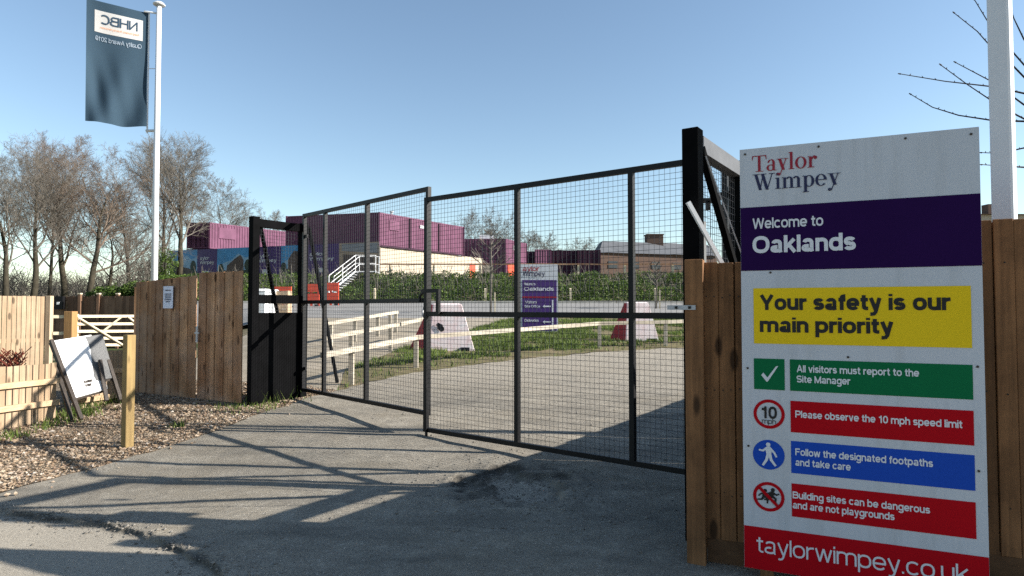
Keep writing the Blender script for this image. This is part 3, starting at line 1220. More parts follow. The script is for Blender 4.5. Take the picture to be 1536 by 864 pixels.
# --- low picket fence with two rails
t = thing('picket_fence', (-6.15, 7.9, 0), 'low sunlit picket fence with two front rails, left of the leaning boards', 'fence')
a, b = (-6.5, 7.0), (-5.99, 8.36)
mb = MB()
boards(mb, a, b, -.02, .83, .075, gap=.011, jit=.006, alt=0, th=.02)
mb.build('pickets', M['pale'], t)
for zz in (.32, .60):
    mb = MB()
    mb.bar((a[0] + .035, a[1], zz), (b[0] + .035, b[1], zz), .05, .07)
    mb.build('fence_rail', M['palex'], t)
for yy in (7.45,):
    mb = MB()
    x = lerp(a[0], b[0], (yy - a[1]) / (b[1] - a[1]))
    mb.box(x + .012, yy - .05, 0, x + .10, yy + .05, .80)
    mb.build('fence_post', M['post'], t)
t = thing('picket_fence', (-6.0, 9.3, 0), 'low sunlit picket fence behind the leaning boards, ending at the board fence', 'fence')
a, b = (-6.12, 8.9), (-5.84, 9.72)
mb = MB()
boards(mb, a, b, .0, .92, .075, gap=.011, jit=.006, alt=0, th=.02)
mb.build('pickets', M['pale'], t)
for zz in (.25, .62):
    mb = MB()
    mb.bar((a[0] + .035, a[1], zz), (b[0] + .035, b[1], zz), .05, .07)
    mb.build('fence_rail', M['palex'], t)
# red twiggy shrub between the two fences
mb = MB()
for _ in range(260):
    p = W(random.uniform(-25, 34), 545, random.uniform(9.5, 10.6))
    a0 = random.random() * 6.28
    l = random.uniform(.1, .3)
    z0 = random.uniform(.5, .78)
    mb.wire((p.x, p.y, z0), (p.x + math.cos(a0) * l * .5, p.y + math.sin(a0) * l * .3, z0 + l * .45), .012)
o = mb.build('dogwood_shrub', M['reed'], base=W(10, 560, 10))
tag(o, 'red twiggy shrub between the tall and low pale fences', 'shrub')

# --- five-bar field gate and posts
yg = 20.0
t = thing('field_gate', W(160, 520, yg), 'pale five-bar timber field gate with diagonal braces', 'gate')
mb = MB()
for v in (474.5, 486, 497, 507.5, 517.5):
    p, q = W(113, v, yg - .3), W(222, v - .5, yg + 1.5)
    mb.bar(p, q, .03, .085)
mb.build('bars', M['cream'], t)
mb = MB()
for (u0, v0, u1, v1) in ((117, 476, 187, 519), (184, 474, 152, 499), (192, 475, 212, 491), (212, 505, 192, 516)):
    p, q = W(u0, v0, yg - .36 + 1.8 * (u0 - 113) / 109), W(u1, v1, yg - .36 + 1.8 * (u1 - 113) / 109)
    mb.bar(p, q, .03, .07, (0, 1, 0))
mb.build('brace', M['cream'], t)
for u in (114.5, 220):
    p = W(u, 500, yg - .25 + 1.8 * (u - 113) / 109)
    mb = MB()
    mb.box(p.x - .04, p.y - .045, .25, p.x + .04, p.y + .045, 1.36)
    mb.build('gate_stile', M['cream'], t)
mb = MB()
p = W(106.5, 467, 18.5)
z = gz(p.x, p.y)
mb.box(p.x - .12, p.y - .12, z - .05, p.x + .12, p.y + .12, p.z)
o = mb.build('gate_post', M['brown'], base=xy(p, z), bevel=.008)
tag(o, 'thick orange brown gate post at the hung end of the field gate', 'gate post')
t = thing('rail_fence', W(90, 500, 18.6), 'short pale two-rail fence between the tall fence and the brown gate post', 'fence')
for v in (475, 500):
    mb = MB()
    mb.bar(W(72, v, 18.3), W(101, v, 18.5), .035, .09)
    mb.build('fence_rail', M['cream'], t)

# --- lone post on the gravel
c = G(191, 671)
mb = MB()
ax = Vector((math.cos(R(-30)), math.sin(R(-30)), 0)) * .046
ay = Vector((-math.sin(R(-30)), math.cos(R(-30)), 0)) * .046
mb.obox(c + Z * .58, ax, ay, Z * .64)
o = mb.build('timber_post', M['post'], base=c, bevel=.004)
tag(o, 'lone square timber post standing in the gravel beside the road edge', 'post')


# --- leaning boards
def leaning(label, TL, TR, BL, BR, mat, legs, marks=False, th=.035):
    base = xy((TL + BR) / 2, gz(BR.x, BR.y))
    t = thing('leaning_sign', base, label, 'sign board', )
    n = (TR - TL).cross(BL - TL).normalized()
    if n.x < 0:
        n = -n
    mb = MB()
    mb.hexa([BL - n * th, BR - n * th, BR, BL, TL - n * th, TR - n * th, TR, TL])
    mb.build('board', mat, t, bevel=.004)
    mb = MB()
    for a, b in ((TL, TR), (TL, BL), (BL, BR), (TR, BR)):
        mb.bar(a - n * (th + .012), b - n * (th + .012), .03, .03)
    mb.build('back_frame', M['rust'], t)
    for (a, b) in legs:
        mb = MB()
        mb.bar(a, b, .045, .04)
        mb.build('leg', M['rust'], t)
    if marks:
        ex, ey = (TR - TL).normalized(), (TL - BL).normalized()
        o0 = lerp(BL, BR, .42) + ey * .13 + n * .003
        mb = MB()
        for r in range(2):
            for i in range(4):
                if (r, i) == (0, 3):
                    continue
                mb.obox(o0 + ex * (i * .035) + ey * (r * .055), ex * .013, ey * .02, n * .001)
        mb.build('stencil_mark', M['rust'], t)


def LP(u, v, y):
    return W(u, v, y)


leaning('white board on dark legs leaning back on the low fence, front of its stack',
        LP(79, 511, 8.55), LP(137, 502, 9.15), LP(112, 597, 8.35), LP(162, 583, 8.95), M['board'],
        [(LP(77, 510, 8.5), LP(122, 629, 8.15)), (LP(84, 545, 8.5), LP(107, 630, 8.2))], True)
leaning('grey-backed sign board propped behind the white leaning board',
        LP(120, 506, 8.98), LP(154, 501, 9.25), LP(140, 572, 8.8), LP(173, 566, 9.1), M['grey'],
        [(LP(150, 540, 8.98), LP(160, 601, 8.8)), (LP(162, 540, 9.15), LP(181, 600, 9.0))])

# ------------------------------------------------------------------ flag poles
PY = 14.0
pb = W(230, 420, PY)
pt = W(240, 8, PY)
fx = (pb.x + pt.x) / 2
t = thing('flag_pole', (fx, PY, gz(fx, PY)), 'tall round white flag pole with a top arm, behind the left board fence', 'flag pole')
mb = MB()
mb.tube([(fx, PY, gz(fx, PY)), (fx, PY, pt.z)], [.075, .052], 14)
mb.build('pole', M['whitepole'], t, smooth=True)
mb = MB()
mb.tube([(fx, PY, pt.z), (fx, PY, pt.z + .02), (fx, PY, pt.z + .06), (fx, PY, pt.z + .075)], [.12, .13, .09, .02], 14)
mb.build('finial', M['whitepole'], t)
FR = Vector((fx - .24, PY, 8.16))  # top right corner of the flag
FL = W(130, -12, 13.35)
mb = MB()
mb.tube([(fx, PY, 8.15), (fx - .30, PY - .06, 8.17)], .022, 8)
mb.tube([(fx - .22, PY, 8.15), (fx - .215, PY, 5.45)], .018, 8)
mb.build('arm', M['whitepole'], t)
for zz in (5.5, 6.9):
    mb = MB()
    mb.tube([(fx, PY, zz), (fx - .24, PY, zz)], .03 if zz < 6 else .008, 6)
    mb.build('pole_ring', M['whitepole'], t)
fw = Vector((FL.x - FR.x, FL.y - FR.y, 0))
FWL = fw.length
fwd = fw / FWL
fnn = Vector((fwd.y, -fwd.x, 0))
if fnn.y > 0:
    fnn = -fnn
FH = 2.58


def flagp(x, y, off=0):
    """x from the pole outwards, y downwards, metres"""
    s, q = x / FWL, y / FH
    fold = .06 * math.sin(5 * s + 2.2 * q) * s + .04 * s * math.sin(9 * s - 5.5 * q + 1) * sstep(.25, .8, q)
    fold += .075 * sstep(.3, 1, q) * math.sin(9 * (s - .6 * q) + .6) * (1 - .3 * s) + .022 * sstep(.35, .7, q) * math.sin(21 * s + 9 * q) * s
    sag = .03 * math.sin(math.pi * s) + .03 * s * q
    p = FR + fwd * (x * (1 - .02 * q)) - Z * (y + sag - .06 * s * (1 - q)) + fnn * (fold + off)
    return p


mb = MB()
nx, ny = 28, 54
for sd in (0, -.006):
    k = len(mb.v)
    for j in range(ny + 1):
        for i in range(nx + 1):
            mb.v.append(flagp(FWL * i / nx, FH * j / ny, sd))
    for j in range(ny):
        for i in range(nx):
            a = k + j * (nx + 1) + i
            mb.f.append((a, a + 1, a + nx + 2, a + nx + 1))
o = mb.build('banner_flag', M['flag'], base=FR, smooth=True)
tag(o, 'navy blue banner flag with reversed lettering, hanging from the round white pole', 'flag')
mb = MB()
k = len(mb.v)
for j in range(7):
    for i in range(13):
        x, y = lerp(.10, 1.0, i / 12), lerp(.20, .66, j / 6)
        mb.v.append(flagp(x, y + .03 * (x < .2) * 0, .006))
for j in range(6):
    for i in range(12):
        a = k + j * 13 + i
        mb.f.append((a, a + 1, a + 14, a + 13))
wp = mb.build('logo_patch', M['flagwhite'], o, smooth=True)
mb = MB()
letter(mb, 'NHBC', lambda x, y, l: flagp(x, -y, .012 + l * .0003), .20, .88, -.47, .20, .15)
mb.build('lettering', M['flagtext'], wp)
mb = MB()
letter(mb, 'Raising Standards. Protecting Homeowners', lambda x, y, l: flagp(x, -y, .012 + l * .0003), .17, .90, -.57, .045, .12)
mb.build('lettering', M['flagorange'], wp)
mb = MB()
letter(mb, 'Quality Award 2019', lambda x, y, l: flagp(x, -y, .010 + l * .0003), .12, .98, -.84, .095, .13)
mb.build('lettering', M['flaglight'], o)

# right square pole
yp = 4.1
px0, px1 = W(1491, 330, yp).x, W(1523, 330, yp).x
c = Vector(((px0 + px1) / 2, yp, 0))
t = thing('flag_pole', c, 'square white post rising behind the fence at the right of the big sign', 'pole')
mb = MB()
ax = Vector((math.cos(R(-50)), math.sin(R(-50)), 0)) * .058
ay = Vector((-ax.y, ax.x, 0)) 
mb.obox(c + Z * 3.1, ax, ay, Z * 3.1)
mb.build('pole', M['whitepole'], t, bevel=.012)
mb = MB()
mb.obox(c + Z * .01, ax * 2, ay * 2, Z * .01)
mb.build('base_plate', M['steel'], t)


# ------------------------------------------------------------------ gate
def mesh_infill(mb, a, b, z0, z1, sp=.052, tw=.0036):
    """welded mesh between two plan points"""
    a, b = Vector((a[0], a[1], 0)), Vector((b[0], b[1], 0))
    L = (b - a).length
    n = round(L / sp)
    for i in range(1, n):
        p = lerp(a, b, i / n)
        mb.wire(p + Z * z0, p + Z * z1, tw)
    m = round((z1 - z0) / sp)
    d = (b - a).normalized()
    off = Vector((d.y, -d.x, 0)) * tw
    for j in range(1, m):
        z = lerp(z0, z1, j / m)
        mb.wire(a + off + Z * z, b + off + Z * z, tw)


def at_u(H, Fr, u):
    k = (u - 768) / F
    t = (k * H[1] - H[0]) / ((Fr[0] - H[0]) - k * (Fr[1] - H[1]))
    return Vector((lerp(H[0], Fr[0], t), lerp(H[1], Fr[1], t), 0))


def gate_leaf(H, Fr, zb, zt, zm, us, label):
    t = thing('mesh_gate', xy(H, zb), label, 'gate', 'leaves of the mesh site gate')
    H3, F3 = xy(H, 0), xy(Fr, 0)
    d = (F3 - H3).normalized()
    s = .05
    for z, w in ((zt - s / 2, s), (zm, .055), (zb + s / 2, s)):
        mb = MB()
        mb.bar(H3 + d * s + Z * z, F3 - d * s + Z * z, s * .9, w)
        mb.build('rail', M['black'], t)
    for p in [H3 + d * s / 2, F3 - d * s / 2]:
        mb = MB()
        mb.bar(p + Z * zb, p + Z * zt, s, s, d)
        mb.build('stile', M['black'], t)
    for u in us:
        p = at_u(H, Fr, u)
        for z0, z1 in ((zb + s, zm - .028), (zm + .028, zt - s)):
            mb = MB()
            mb.bar(p + Z * z0, p + Z * z1, s * 1.06, s, d)
            mb.build('mullion', M['black'], t)
    mb = MB()
    mesh_infill(mb, H3 + d * s, F3 - d * s, zb + s, zt - s)
    mb.build('wire_mesh', M['wire'], t)
    for z in (zb + .35, zt - .35):
        mb = MB()
        mb.tube([H3 - d * .03 + Z * (z - .07), H3 - d * .03 + Z * (z + .07)], .022, 8)
        mb.bar(H3 - d * .03 + Z * z, H3 + d * .12 + Z * z, .02, .05)
        mb.build('hinge', M['black'], t)
    return t


RH, RF = (1.83, 5.33), (-1.03, 7.5)
LH, LF = (-3.24, 9.82), (-0.99, 7.58)
tr = gate_leaf(RH, RF, .10, 2.86, 1.48, (776, 948), 'nearer black framed mesh gate leaf, hinged beside the big sign')
tl = gate_leaf(LH, LF, .27, 3.01, 1.64, (550, 487), 'farther black framed mesh gate leaf, hinged at the left frame')
d = (xy(RF, 0) - xy(RH, 0)).normalized()
nn = Vector((-d.y, d.x, 0))
if nn.y > 0:
    nn = -nn
mb = MB()
o0 = xy(RF, 0) - d * .02 + nn * .045
mb.bar(o0 + Z * 1.75, o0 - d * .24 + Z * 1.75, .03, .045)
mb.bar(o0 - d * .235 + Z * 1.77, o0 - d * .235 + Z * 1.48, .035, .045, d)
mb.build('latch', M['black'], tr)
mb = MB()
o1 = xy(LF, 0) + nn * .05
dl = (xy(LF, 0) - xy(LH, 0)).normalized()
mb.bar(o1 - dl * .1 + Z * 1.74, o1 + Z * 1.76, .03, .05)
mb.tube([o1 - dl * .03 + Z * 1.76, o1 - dl * .12 + Z * 1.70, o1 - dl * .13 + Z * 1.62], .018, 6)
mb.build('latch', M['black'], tl)
mb = MB()
pts = [o1 + Vector((.02 * math.cos(a) - .02, -.01 + .02 * math.sin(3 * a), 1.50 + .07 * math.sin(a))) for a in [i * .52 for i in range(13)]]
mb.tube(pts, .008, 6)
ch = mb.build('padlock_chain', M['steel'], base=o1 + Z * 1.45)
tag(ch, 'short steel chain looped round the meeting stiles of the mesh gate', 'chain')
mb = MB()
q = xy(RF, 0) - d * .06 + nn * .03
mb.bar(q + Z * .02, q + Z * .62, .022, .022, d)
mb.build('drop_bolt', M['black'], tr)


# ------------------------------------------------------------------ side frames either side of the gate
def side_frame(P1, P2, z0, zt, zm, zs, stays, label, beam=None):
    t = thing('gate_side_frame', xy(P1, z0), label, 'gate frame', 'side frames of the mesh site gate')
    A, B = xy(P1, 0), xy(P2, 0)
    d = (B - A).normalized()
    n = Vector((-d.y, d.x, 0))
    w = .112
    for p, h in ((A, zt + .0), (B, zt + .012)):
        mb = MB()
        mb.bar(p + Z * (z0 - .1), p + Z * h, w, w, d)
        mb.build('post', M['blackwood'], t, bevel=.004)
    a, b = A + d * w / 2, B - d * w / 2
    mb = MB()
    mb.bar(a + Z * (zt - .075), b + Z * (zt - .075), .09, .115)
    mb.build('top_beam', beam or M['blackwood'], t)
    mb = MB()
    mb.bar(a + Z * zm, b + Z * zm, .08, .13)
    mb.build('mid_rail', M['blackwood'], t)
    mb = MB()
    mb.obox((a + b) / 2 + Z * ((zs + z0) / 2), (b - a) / 2, n * .012, Z * ((zs - z0) / 2 + .02))
    mb.build('solid_panel', M['blackwood'], t)
    mb = MB()
    mesh_infill(mb, a, b, zs, zm - .065)
    mesh_infill(mb, a, b, zm + .065, zt - .135)
    mb.build('wire_mesh', M['wire'], t)
    for p, q in stays:
        mb = MB()
        mb.bar(p, q, .045, .045)
        mb.build('stay', M['blackwood'], t)
    return t


P1R, P2R = (1.87, 5.22), (1.235, 4.3)
tw = side_frame(P1R, P2R, 0, 2.76, 1.5, 1.30,
                [(Vector((1.31, 4.36, 2.66)), Vector((2.6, 5.9, .0))), (Vector((1.95, 5.25, 2.66)), Vector((3.2, 6.4, .02)))],
                'black timber side frame of the gate, standing between the mesh leaf and the big sign', M['beam'])
mb = MB()
for p, q in ((Vector((1.34, 4.35, 2.6)), Vector((2.2, 5.0, .9))), (Vector((1.93, 5.15, 2.62)), Vector((2.3, 5.0, 1.6)))):
    mb.wire(p, q, .012)
mb.build('bracing_wire', M['steel'], tw)
a, b = W(1032, 303, 4.2), W(1081, 392, 4.22)
b2 = b + (b - a) * .35
mb = MB()
mb.bar(a, b2, .025, .034, (0, 1, 0))
mb.build('white_stay', M['white'], tw)
mb = MB()
c = W(1047, 362, 4.33)
mb.obox(c + Vector((.03, .05, 0)), Vector((.055, .075, 0)), Vector((.008, -.006, 0)), Z * .15)
mb.build('backing_board', M['grey'], tw)
mb = MB()
c = W(1062, 301, 4.7)
mb.bar(c - Vector((.05, 0, 0)), c + Vector((.09, 0, 0)), .03, .035)
mb.bar(c + Vector((0, 0, -.07)), c, .03, .03)
mb.build('latch', M['black'], tw)

P1L, P2L = (-3.27, 9.88), (-3.755, 9.2)
side_frame(P1L, P2L, .17, 2.87, 1.68, 1.46,
           [(Vector((-3.72, 9.3, 2.82)), Vector((-3.72, 10.75, .2))), (Vector((-3.2, 9.95, 2.82)), Vector((-3.05, 11.1, .25)))],
           'black timber side frame with solid lower panel, between the board door and the mesh gate')

# unseen low boarding, added to cast the long shadow edge on the road
A, B = Vector((1.93, 5.28, 0)), Vector((5.6, 10.2, 0))
t = thing('shadow_boarding', A, 'unseen low black boarding added behind the fence to cast a long shadow edge', 'fence')
mb = MB()
boards(mb, A, B, lambda k: gz(3, lerp(5.4, 10.2, k)) - .05, lambda k: gz(3, lerp(5.4, 10.2, k)) + lerp(1.30, 1.22, k), .2)
mb.build('boarding', M['blackwood'], t)

# plastic scraps by the left frame
for i, (u, v, lab) in enumerate(((391, 572, 'larger white plastic scrap at the foot of the left black gate frame'), (441, 581, 'small white plastic scrap below the hinge of the farther gate leaf'))):
    p = G(u, v + 14)
    mb = MB()
    for k in range(7 if i == 0 else 4):
        c = p + Vector((random.uniform(-.06, .06), random.uniform(-.05, .05), .07 + random.uniform(-.05, .12)))
        mb.poly([c + Vector((random.uniform(-.09, .09), random.uniform(-.03, .03), random.uniform(-.07, .07))) for _ in range(4)])
    tag(mb.build('plastic_scrap', M['litter'], base=p), lab, 'litter')

# ------------------------------------------------------------------ the big site sign
SA, SB = Vector((1.347, 3.72, 0)), Vector((2.409, 3.239, 0))
sd = (SB - SA).normalized()
sn = Vector((sd.y, -sd.x, 0))
SW = (SB - SA).length
SZ0, SZ1 = .05, 2.485


def sp(s, z, off=0):
    return SA + sd * s + sn * off + Z * z


def S(u, v):
    d = ray(u, v)
    k = (SA - CAM).dot(sn) / d.dot(sn)
    p = CAM + d * k
    return ((p - SA).dot(sd), p.z)


t = thing('site_sign', SA + sd * SW / 2, 'large upright white, purple and yellow safety notice board against the brown fence', 'sign')
mb = MB()
mb.obox(sp(SW / 2, (SZ0 + SZ1) / 2, -.004), sd * SW / 2, sn * .004, Z * (SZ1 - SZ0) / 2)
panel = mb.build('panel', M['panel'], t)
for s in (.12, SW - .12):
    mb = MB()
    mb.obox(sp(s, 1.22, -.045), sd * .035, sn * .034, Z * 1.22)
    mb.build('support_post', M['fence'], t)
mb = MB()
for s, z in ((.03, 2.455), (.42, 2.46), (.84, 2.46), (SW - .035, 2.45), (.16, 1.755), (.03, 1.2), (SW - .03, 1.25), (.55, 1.28), (.03, .75), (SW - .035, .72)):
    mb.tube([sp(s, z, .001), sp(s, z, .004)], .0065, 8)
mb.build('screw', M['rust'], t)


def rect(name, mat, s0, s1, z0, z1, off=.002):
    mb = MB()
    mb.quad(sp(s0, z0, off), sp(s1, z0, off), sp(s1, z1, off), sp(s0, z1, off))
    return mb.build(name, mat, t)


def disc(mb, c, r, off, r0=0, n=40):
    for i in range(n):
        a, b = 2 * math.pi * i / n, 2 * math.pi * (i + 1) / n
        pa, pb = (math.cos(a), math.sin(a)), (math.cos(b), math.sin(b))
        if r0:
            mb.poly([sp(c[0] + pa[0] * r0, c[1] + pa[1] * r0, off), sp(c[0] + pa[0] * r, c[1] + pa[1] * r, off), sp(c[0] + pb[0] * r, c[1] + pb[1] * r, off), sp(c[0] + pb[0] * r0, c[1] + pb[1] * r0, off)])
        else:
            mb.poly([sp(c[0], c[1], off), sp(c[0] + pa[0] * r, c[1] + pa[1] * r, off), sp(c[0] + pb[0] * r, c[1] + pb[1] * r, off)])


def write(s, mat, parent, u0, v0, u1, capv, bold=.16, off=.004, spacing=1.0):
    """baseline starts at pixel (u0, v0); ends at column u1; capv = top of capitals at u0"""
    s0, z = S(u0, v0)
    _, zc = S(u0, capv)
    s1 = S(u1, v0)[0]
    mb = MB()
    letter(mb, s, lambda x, y, l: sp(x, y, off + l * .00006), s0, s1, z, zc - z, bold, spacing)
    return mb.build('lettering', mat, parent)


EPS = .001
z1, z0 = S(1113, 312)[1], S(1114, 406.5)[1]
b = rect('purple_band', M['purple'], EPS, SW - EPS, z0, z1)
write('Welcome to', M['whiteink'], b, 1129, 343.5, 1235, 328, .17)
write('Oaklands', M['whiteink'], b, 1129, 380, 1284, 355, .215)
s0, s1 = S(1130.5, 470)[0], S(1457, 470)[0]
b = rect('yellow_band', M['yellow'], s0, s1, S(1131, 515)[1], S(1131, 432.5)[1])
write('Your safety is our', M['ink'], b, 1140, 465, 1426, 442.5, .225)
write('main priority', M['ink'], b, 1140, 498, 1340, 476, .225)
sq0, sq1 = S(1131, 560)[0], S(1177, 560)[0]
r0, r1 = S(1185, 560)[0], S(1459, 560)[0]
zt_, zb_ = S(1185, 539)[1], S(1185, 586)[1]
b = rect('green_square', M['green'], sq0, sq1, zb_, zt_)
mb = MB()
k = sq1 - sq0
cx, cz = (sq0 + sq1) / 2, (zb_ + zt_) / 2
for i, q in enumerate((((-.26, -.04), (-.19, .05), (-.06, -.12), (-.085, -.27)), ((-.085, -.27), (-.045, -.25), (.30, .30), (.22, .28), (-.06, -.12)))):
    mb.poly([sp(cx + a * k, cz + c * k, .004 + i * .0003) for a, c in q])
mb.build('tick_mark', M['whiteink'], b)
b = rect('green_band', M['green'], r0, r1, zb_, zt_)
write('All visitors must report to the', M['whiteink'], b, 1195, 558, 1378.5, 547.5, .19)
write('Site Manager', M['whiteink'], b, 1195, 573.5, 1275.5, 563, .19)
zt_, zb_ = S(1185, 601)[1], S(1185, 648)[1]
b = rect('red_band', M['red'], r0, r1, zb_, zt_)
write('Please observe the 10 mph speed limit', M['whiteink'], b, 1193, 626, 1443, 615.5, .19)
c = S(1153.5, 621)
mb = MB()
disc(mb, c, .0835, .002, .066)
b = mb.build('red_ring', M['red'], t)
write('10', M['ink'], b, 1143, 627, 1165.5, 609, .20)
write('mph', M['ink'], b, 1143, 635, 1164, 627.5, .12)
zt_, zb_ = S(1185, 661)[1], S(1185, 709)[1]
b = rect('blue_band', M['blue'], r0, r1, zb_, zt_)
write('Follow the designated footpaths', M['whiteink'], b, 1193, 682.5, 1399, 672, .19)
write('and take care', M['whiteink'], b, 1193, 698, 1276, 687.5, .19)
c = S(1153, 682)
mb = MB()
disc(mb, c, .0845, .002)
b = mb.build('blue_disc', M['blue'], t)


def limb(mb, c, k, pts, w, off):
    """a limb as a tapered strip in sign coordinates"""
    n = len(pts)
    L, Rr = [], []
    for i, (x, y) in enumerate(pts):
        x0, y0 = pts[max(0, i - 1)]
        x1, y1 = pts[min(n - 1, i + 1)]
        dx, dy = x1 - x0, y1 - y0
        l = math.hypot(dx, dy) or 1
        ww = w[i] if isinstance(w, (list, tuple)) else w
        L.append((x - dy / l * ww, y + dx / l * ww))
        Rr.append((x + dy / l * ww, y - dx / l * ww))
    for i in range(n - 1):
        mb.poly([sp(c[0] + a * k, c[1] + b_ * k, off) for a, b_ in (L[i], Rr[i], Rr[i + 1], L[i + 1])])


mb = MB()
disc(mb, (c[0] - .02 * .084, c[1] + .69 * .084), .14 * .084, .004)
limb(mb, c, .084, [(-.03, .55), (.0, .3), (.02, .02)], [.13, .19, .15], .0042)
limb(mb, c, .084, [(-.08, .5), (-.36, .26), (-.62, .30)], [.07, .07, .06], .0044)
limb(mb, c, .084, [(.06, .5), (.36, .16), (.5, -.12)], [.07, .07, .06], .0046)
limb(mb, c, .084, [(-.03, .06), (-.14, -.35), (-.38, -.74)], [.10, .09, .07], .0048)
limb(mb, c, .084, [(.07, .06), (.16, -.34), (.44, -.72)], [.10, .09, .07], .005)
mb.build('walking_figure', M['whiteink'], b)
zt_, zb_ = S(1185, 724.5)[1], S(1185, 774)[1]
b = rect('red_band', M['red'], r0, r1, zb_, zt_)
write('Building sites can be dangerous', M['whiteink'], b, 1189, 747, 1394.5, 736.5, .19)
write('and are not playgrounds', M['whiteink'], b, 1189, 762, 1341.5, 751.5, .19)
c = S(1153, 745)
mb = MB()
disc(mb, c, .0835, .002, .066)
b = mb.build('red_ring', M['red'], t)
mb = MB()
for i, (ox, sc) in enumerate(((-.26, .42), (.22, .46))):
    cc = (c[0] + ox * .084, c[1] + (.0 if i == 0 else .06) * .084)
    k = .084 * sc * 1.15
    o_ = .0025 + i * .0012
    disc(mb, (cc[0] + .1 * k, cc[1] + .82 * k), .24 * k, o_)
    limb(mb, cc, k, [(.02, .62), (0, .3), (-.1, -.05)], [.2, .26, .22], o_ + .0002)
    limb(mb, cc, k, [(.0, .5), (-.5, .3), (-.8, .0)], [.12, .11, .09], o_ + .0004)
    limb(mb, cc, k, [(.08, .5), (.5, .2), (.85, .38)], [.12, .11, .09], o_ + .0006)
    limb(mb, cc, k, [(-.12, .02), (-.35, -.42), (-.95, -.5)], [.18, .14, .1], o_ + .0008)
    limb(mb, cc, k, [(-.05, .02), (.42, -.28), (.36, -.95)], [.18, .14, .1], o_ + .001)
mb.build('running_figures', M['ink'], b)
mb = MB()
q = .0475
mb.quad(sp(c[0] - q - .006, c[1] + q - .006, .006), sp(c[0] + q - .006, c[1] - q - .006, .006), sp(c[0] + q + .006, c[1] - q + .006, .006), sp(c[0] - q + .006, c[1] + q + .006, .006))
mb.build('red_slash', M['red'], b)
b = rect('red_footer', M['red'], EPS, SW - EPS, SZ0 + .001, S(1113, 787)[1])
write('taylorwimpey.co.uk', M['whiteink'], b, 1135, 827.5, 1453, 803.5, .115)


# serif lettering built from strokes (x-height 1)
def glyph(ch):
    P = []

    def rc(x0, y0, x1, y1):
        P.append([(x0, y0), (x1, y0), (x1, y1), (x0, y1)])

    def ring(cx, cy, rx, ry, tx, ty, a0=0, a1=360, n=28):
        k = max(3, int(n * (a1 - a0) / 360))
        for i in range(k):
            a, b = R(lerp(a0, a1, i / k)), R(lerp(a0, a1, (i + 1) / k))
            P.append([(cx + rx * math.cos(a), cy + ry * math.sin(a)), (cx + rx * math.cos(b), cy + ry * math.sin(b)),
                      (cx + (rx - tx) * math.cos(b), cy + (ry - ty) * math.sin(b)), (cx + (rx - tx) * math.cos(a), cy + (ry - ty) * math.sin(a))])

    def dg(x0, y0, x1, y1, w):
        P.append([(x0, y0), (x0 + w, y0), (x1 + w, y1), (x1, y1)])
    s = .055
    if ch == 'T':
        rc(.47, 0, .69, 1.36); rc(.25, 0, .91, s); rc(.0, 1.36, 1.16, 1.43)
        P.append([(0, 1.36), (.10, 1.36), (.02, 1.05), (-.03, 1.05)]); P.append([(1.06, 1.36), (1.16, 1.36), (1.19, 1.05), (1.14, 1.05)])
        w = 1.12
    elif ch == 'a':
        ring(.36, .27, .34, .28, .18, .06); rc(.50, .1, .69, .72); ring(.40, .72, .29, .29, .19, .07, 0, 100); ring(.38, .74, .27, .26, .13, .10, 100, 185)
        rc(.66, 0, .84, s); P.append([(.5, .1), (.69, .1), (.78, 0), (.6, 0)])
        w = .82
    elif ch == 'y':
        dg(.12, .98, .42, .0, .23); dg(.72, .98, .22, -.42, .075); rc(-.02, .95, .50, 1.0); rc(.56, .95, .94, 1.0); ring(.14, -.36, .15, .13, .12, .1)
        w = .90
    elif ch == 'l':
        rc(.13, 0, .34, 1.5); rc(0, 0, .47, s); P.append([(-.01, 1.43), (.13, 1.40), (.13, 1.5), (.1, 1.5)])
        w = .50
    elif ch == 'o':
        ring(.45, .5, .45, .52, .21, .06)
        w = .94
    elif ch == 'r':
        rc(.13, 0, .34, .95); rc(0, 0, .52, s); P.append([(-.01, .93), (.13, .90), (.13, 1.0), (.1, 1.0)]); ring(.56, .66, .24, .36, .09, .10, 85, 170); ring(.62, .84, .13, .14, .12, .13)
        w = .72
    elif ch == 'W':
        dg(.12, 1.40, .48, 0, .24); dg(.78, 1.40, .54, .0, .08); dg(.66, 1.40, 1.02, 0, .24); dg(1.50, 1.40, 1.10, 0, .08)
        rc(-.02, 1.37, .55, 1.43); rc(1.28, 1.37, 1.76, 1.43); rc(.60, 1.37, 1.08, 1.43)
        w = 1.72
    elif ch == 'i':
        rc(.13, 0, .34, .98); rc(0, 0, .47, s); P.append([(-.01, .93), (.13, .90), (.13, 1.0), (.1, 1.0)]); ring(.22, 1.3, .13, .13, .12, .12)
        w = .50
    elif ch == 'm':
        for x in (.13, .66, 1.19):
            rc(x, 0, x + .21, .95 if x < .2 else .72); rc(x - .13, 0, x + .34, s)
        P.append([(-.01, .93), (.13, .90), (.13, 1.0), (.1, 1.0)])
        ring(.58, .70, .29, .31, .2, .10, 0, 150); ring(1.11, .70, .29, .31, .2, .10, 0, 150)
        w = 1.56
    elif ch == 'p':
        rc(.13, -.45, .34, .95); rc(0, -.45, .50, -.45 + s); P.append([(-.01, .93), (.13, .90), (.13, 1.0), (.1, 1.0)]); ring(.50, .49, .40, .51, .21, .06, -140, 140)
        w = .94
    elif ch == 'e':
        ring(.43, .5, .43, .52, .21, .06, 0, 320); rc(.2, .5, .86, .56)
        w = .90
    return P, w


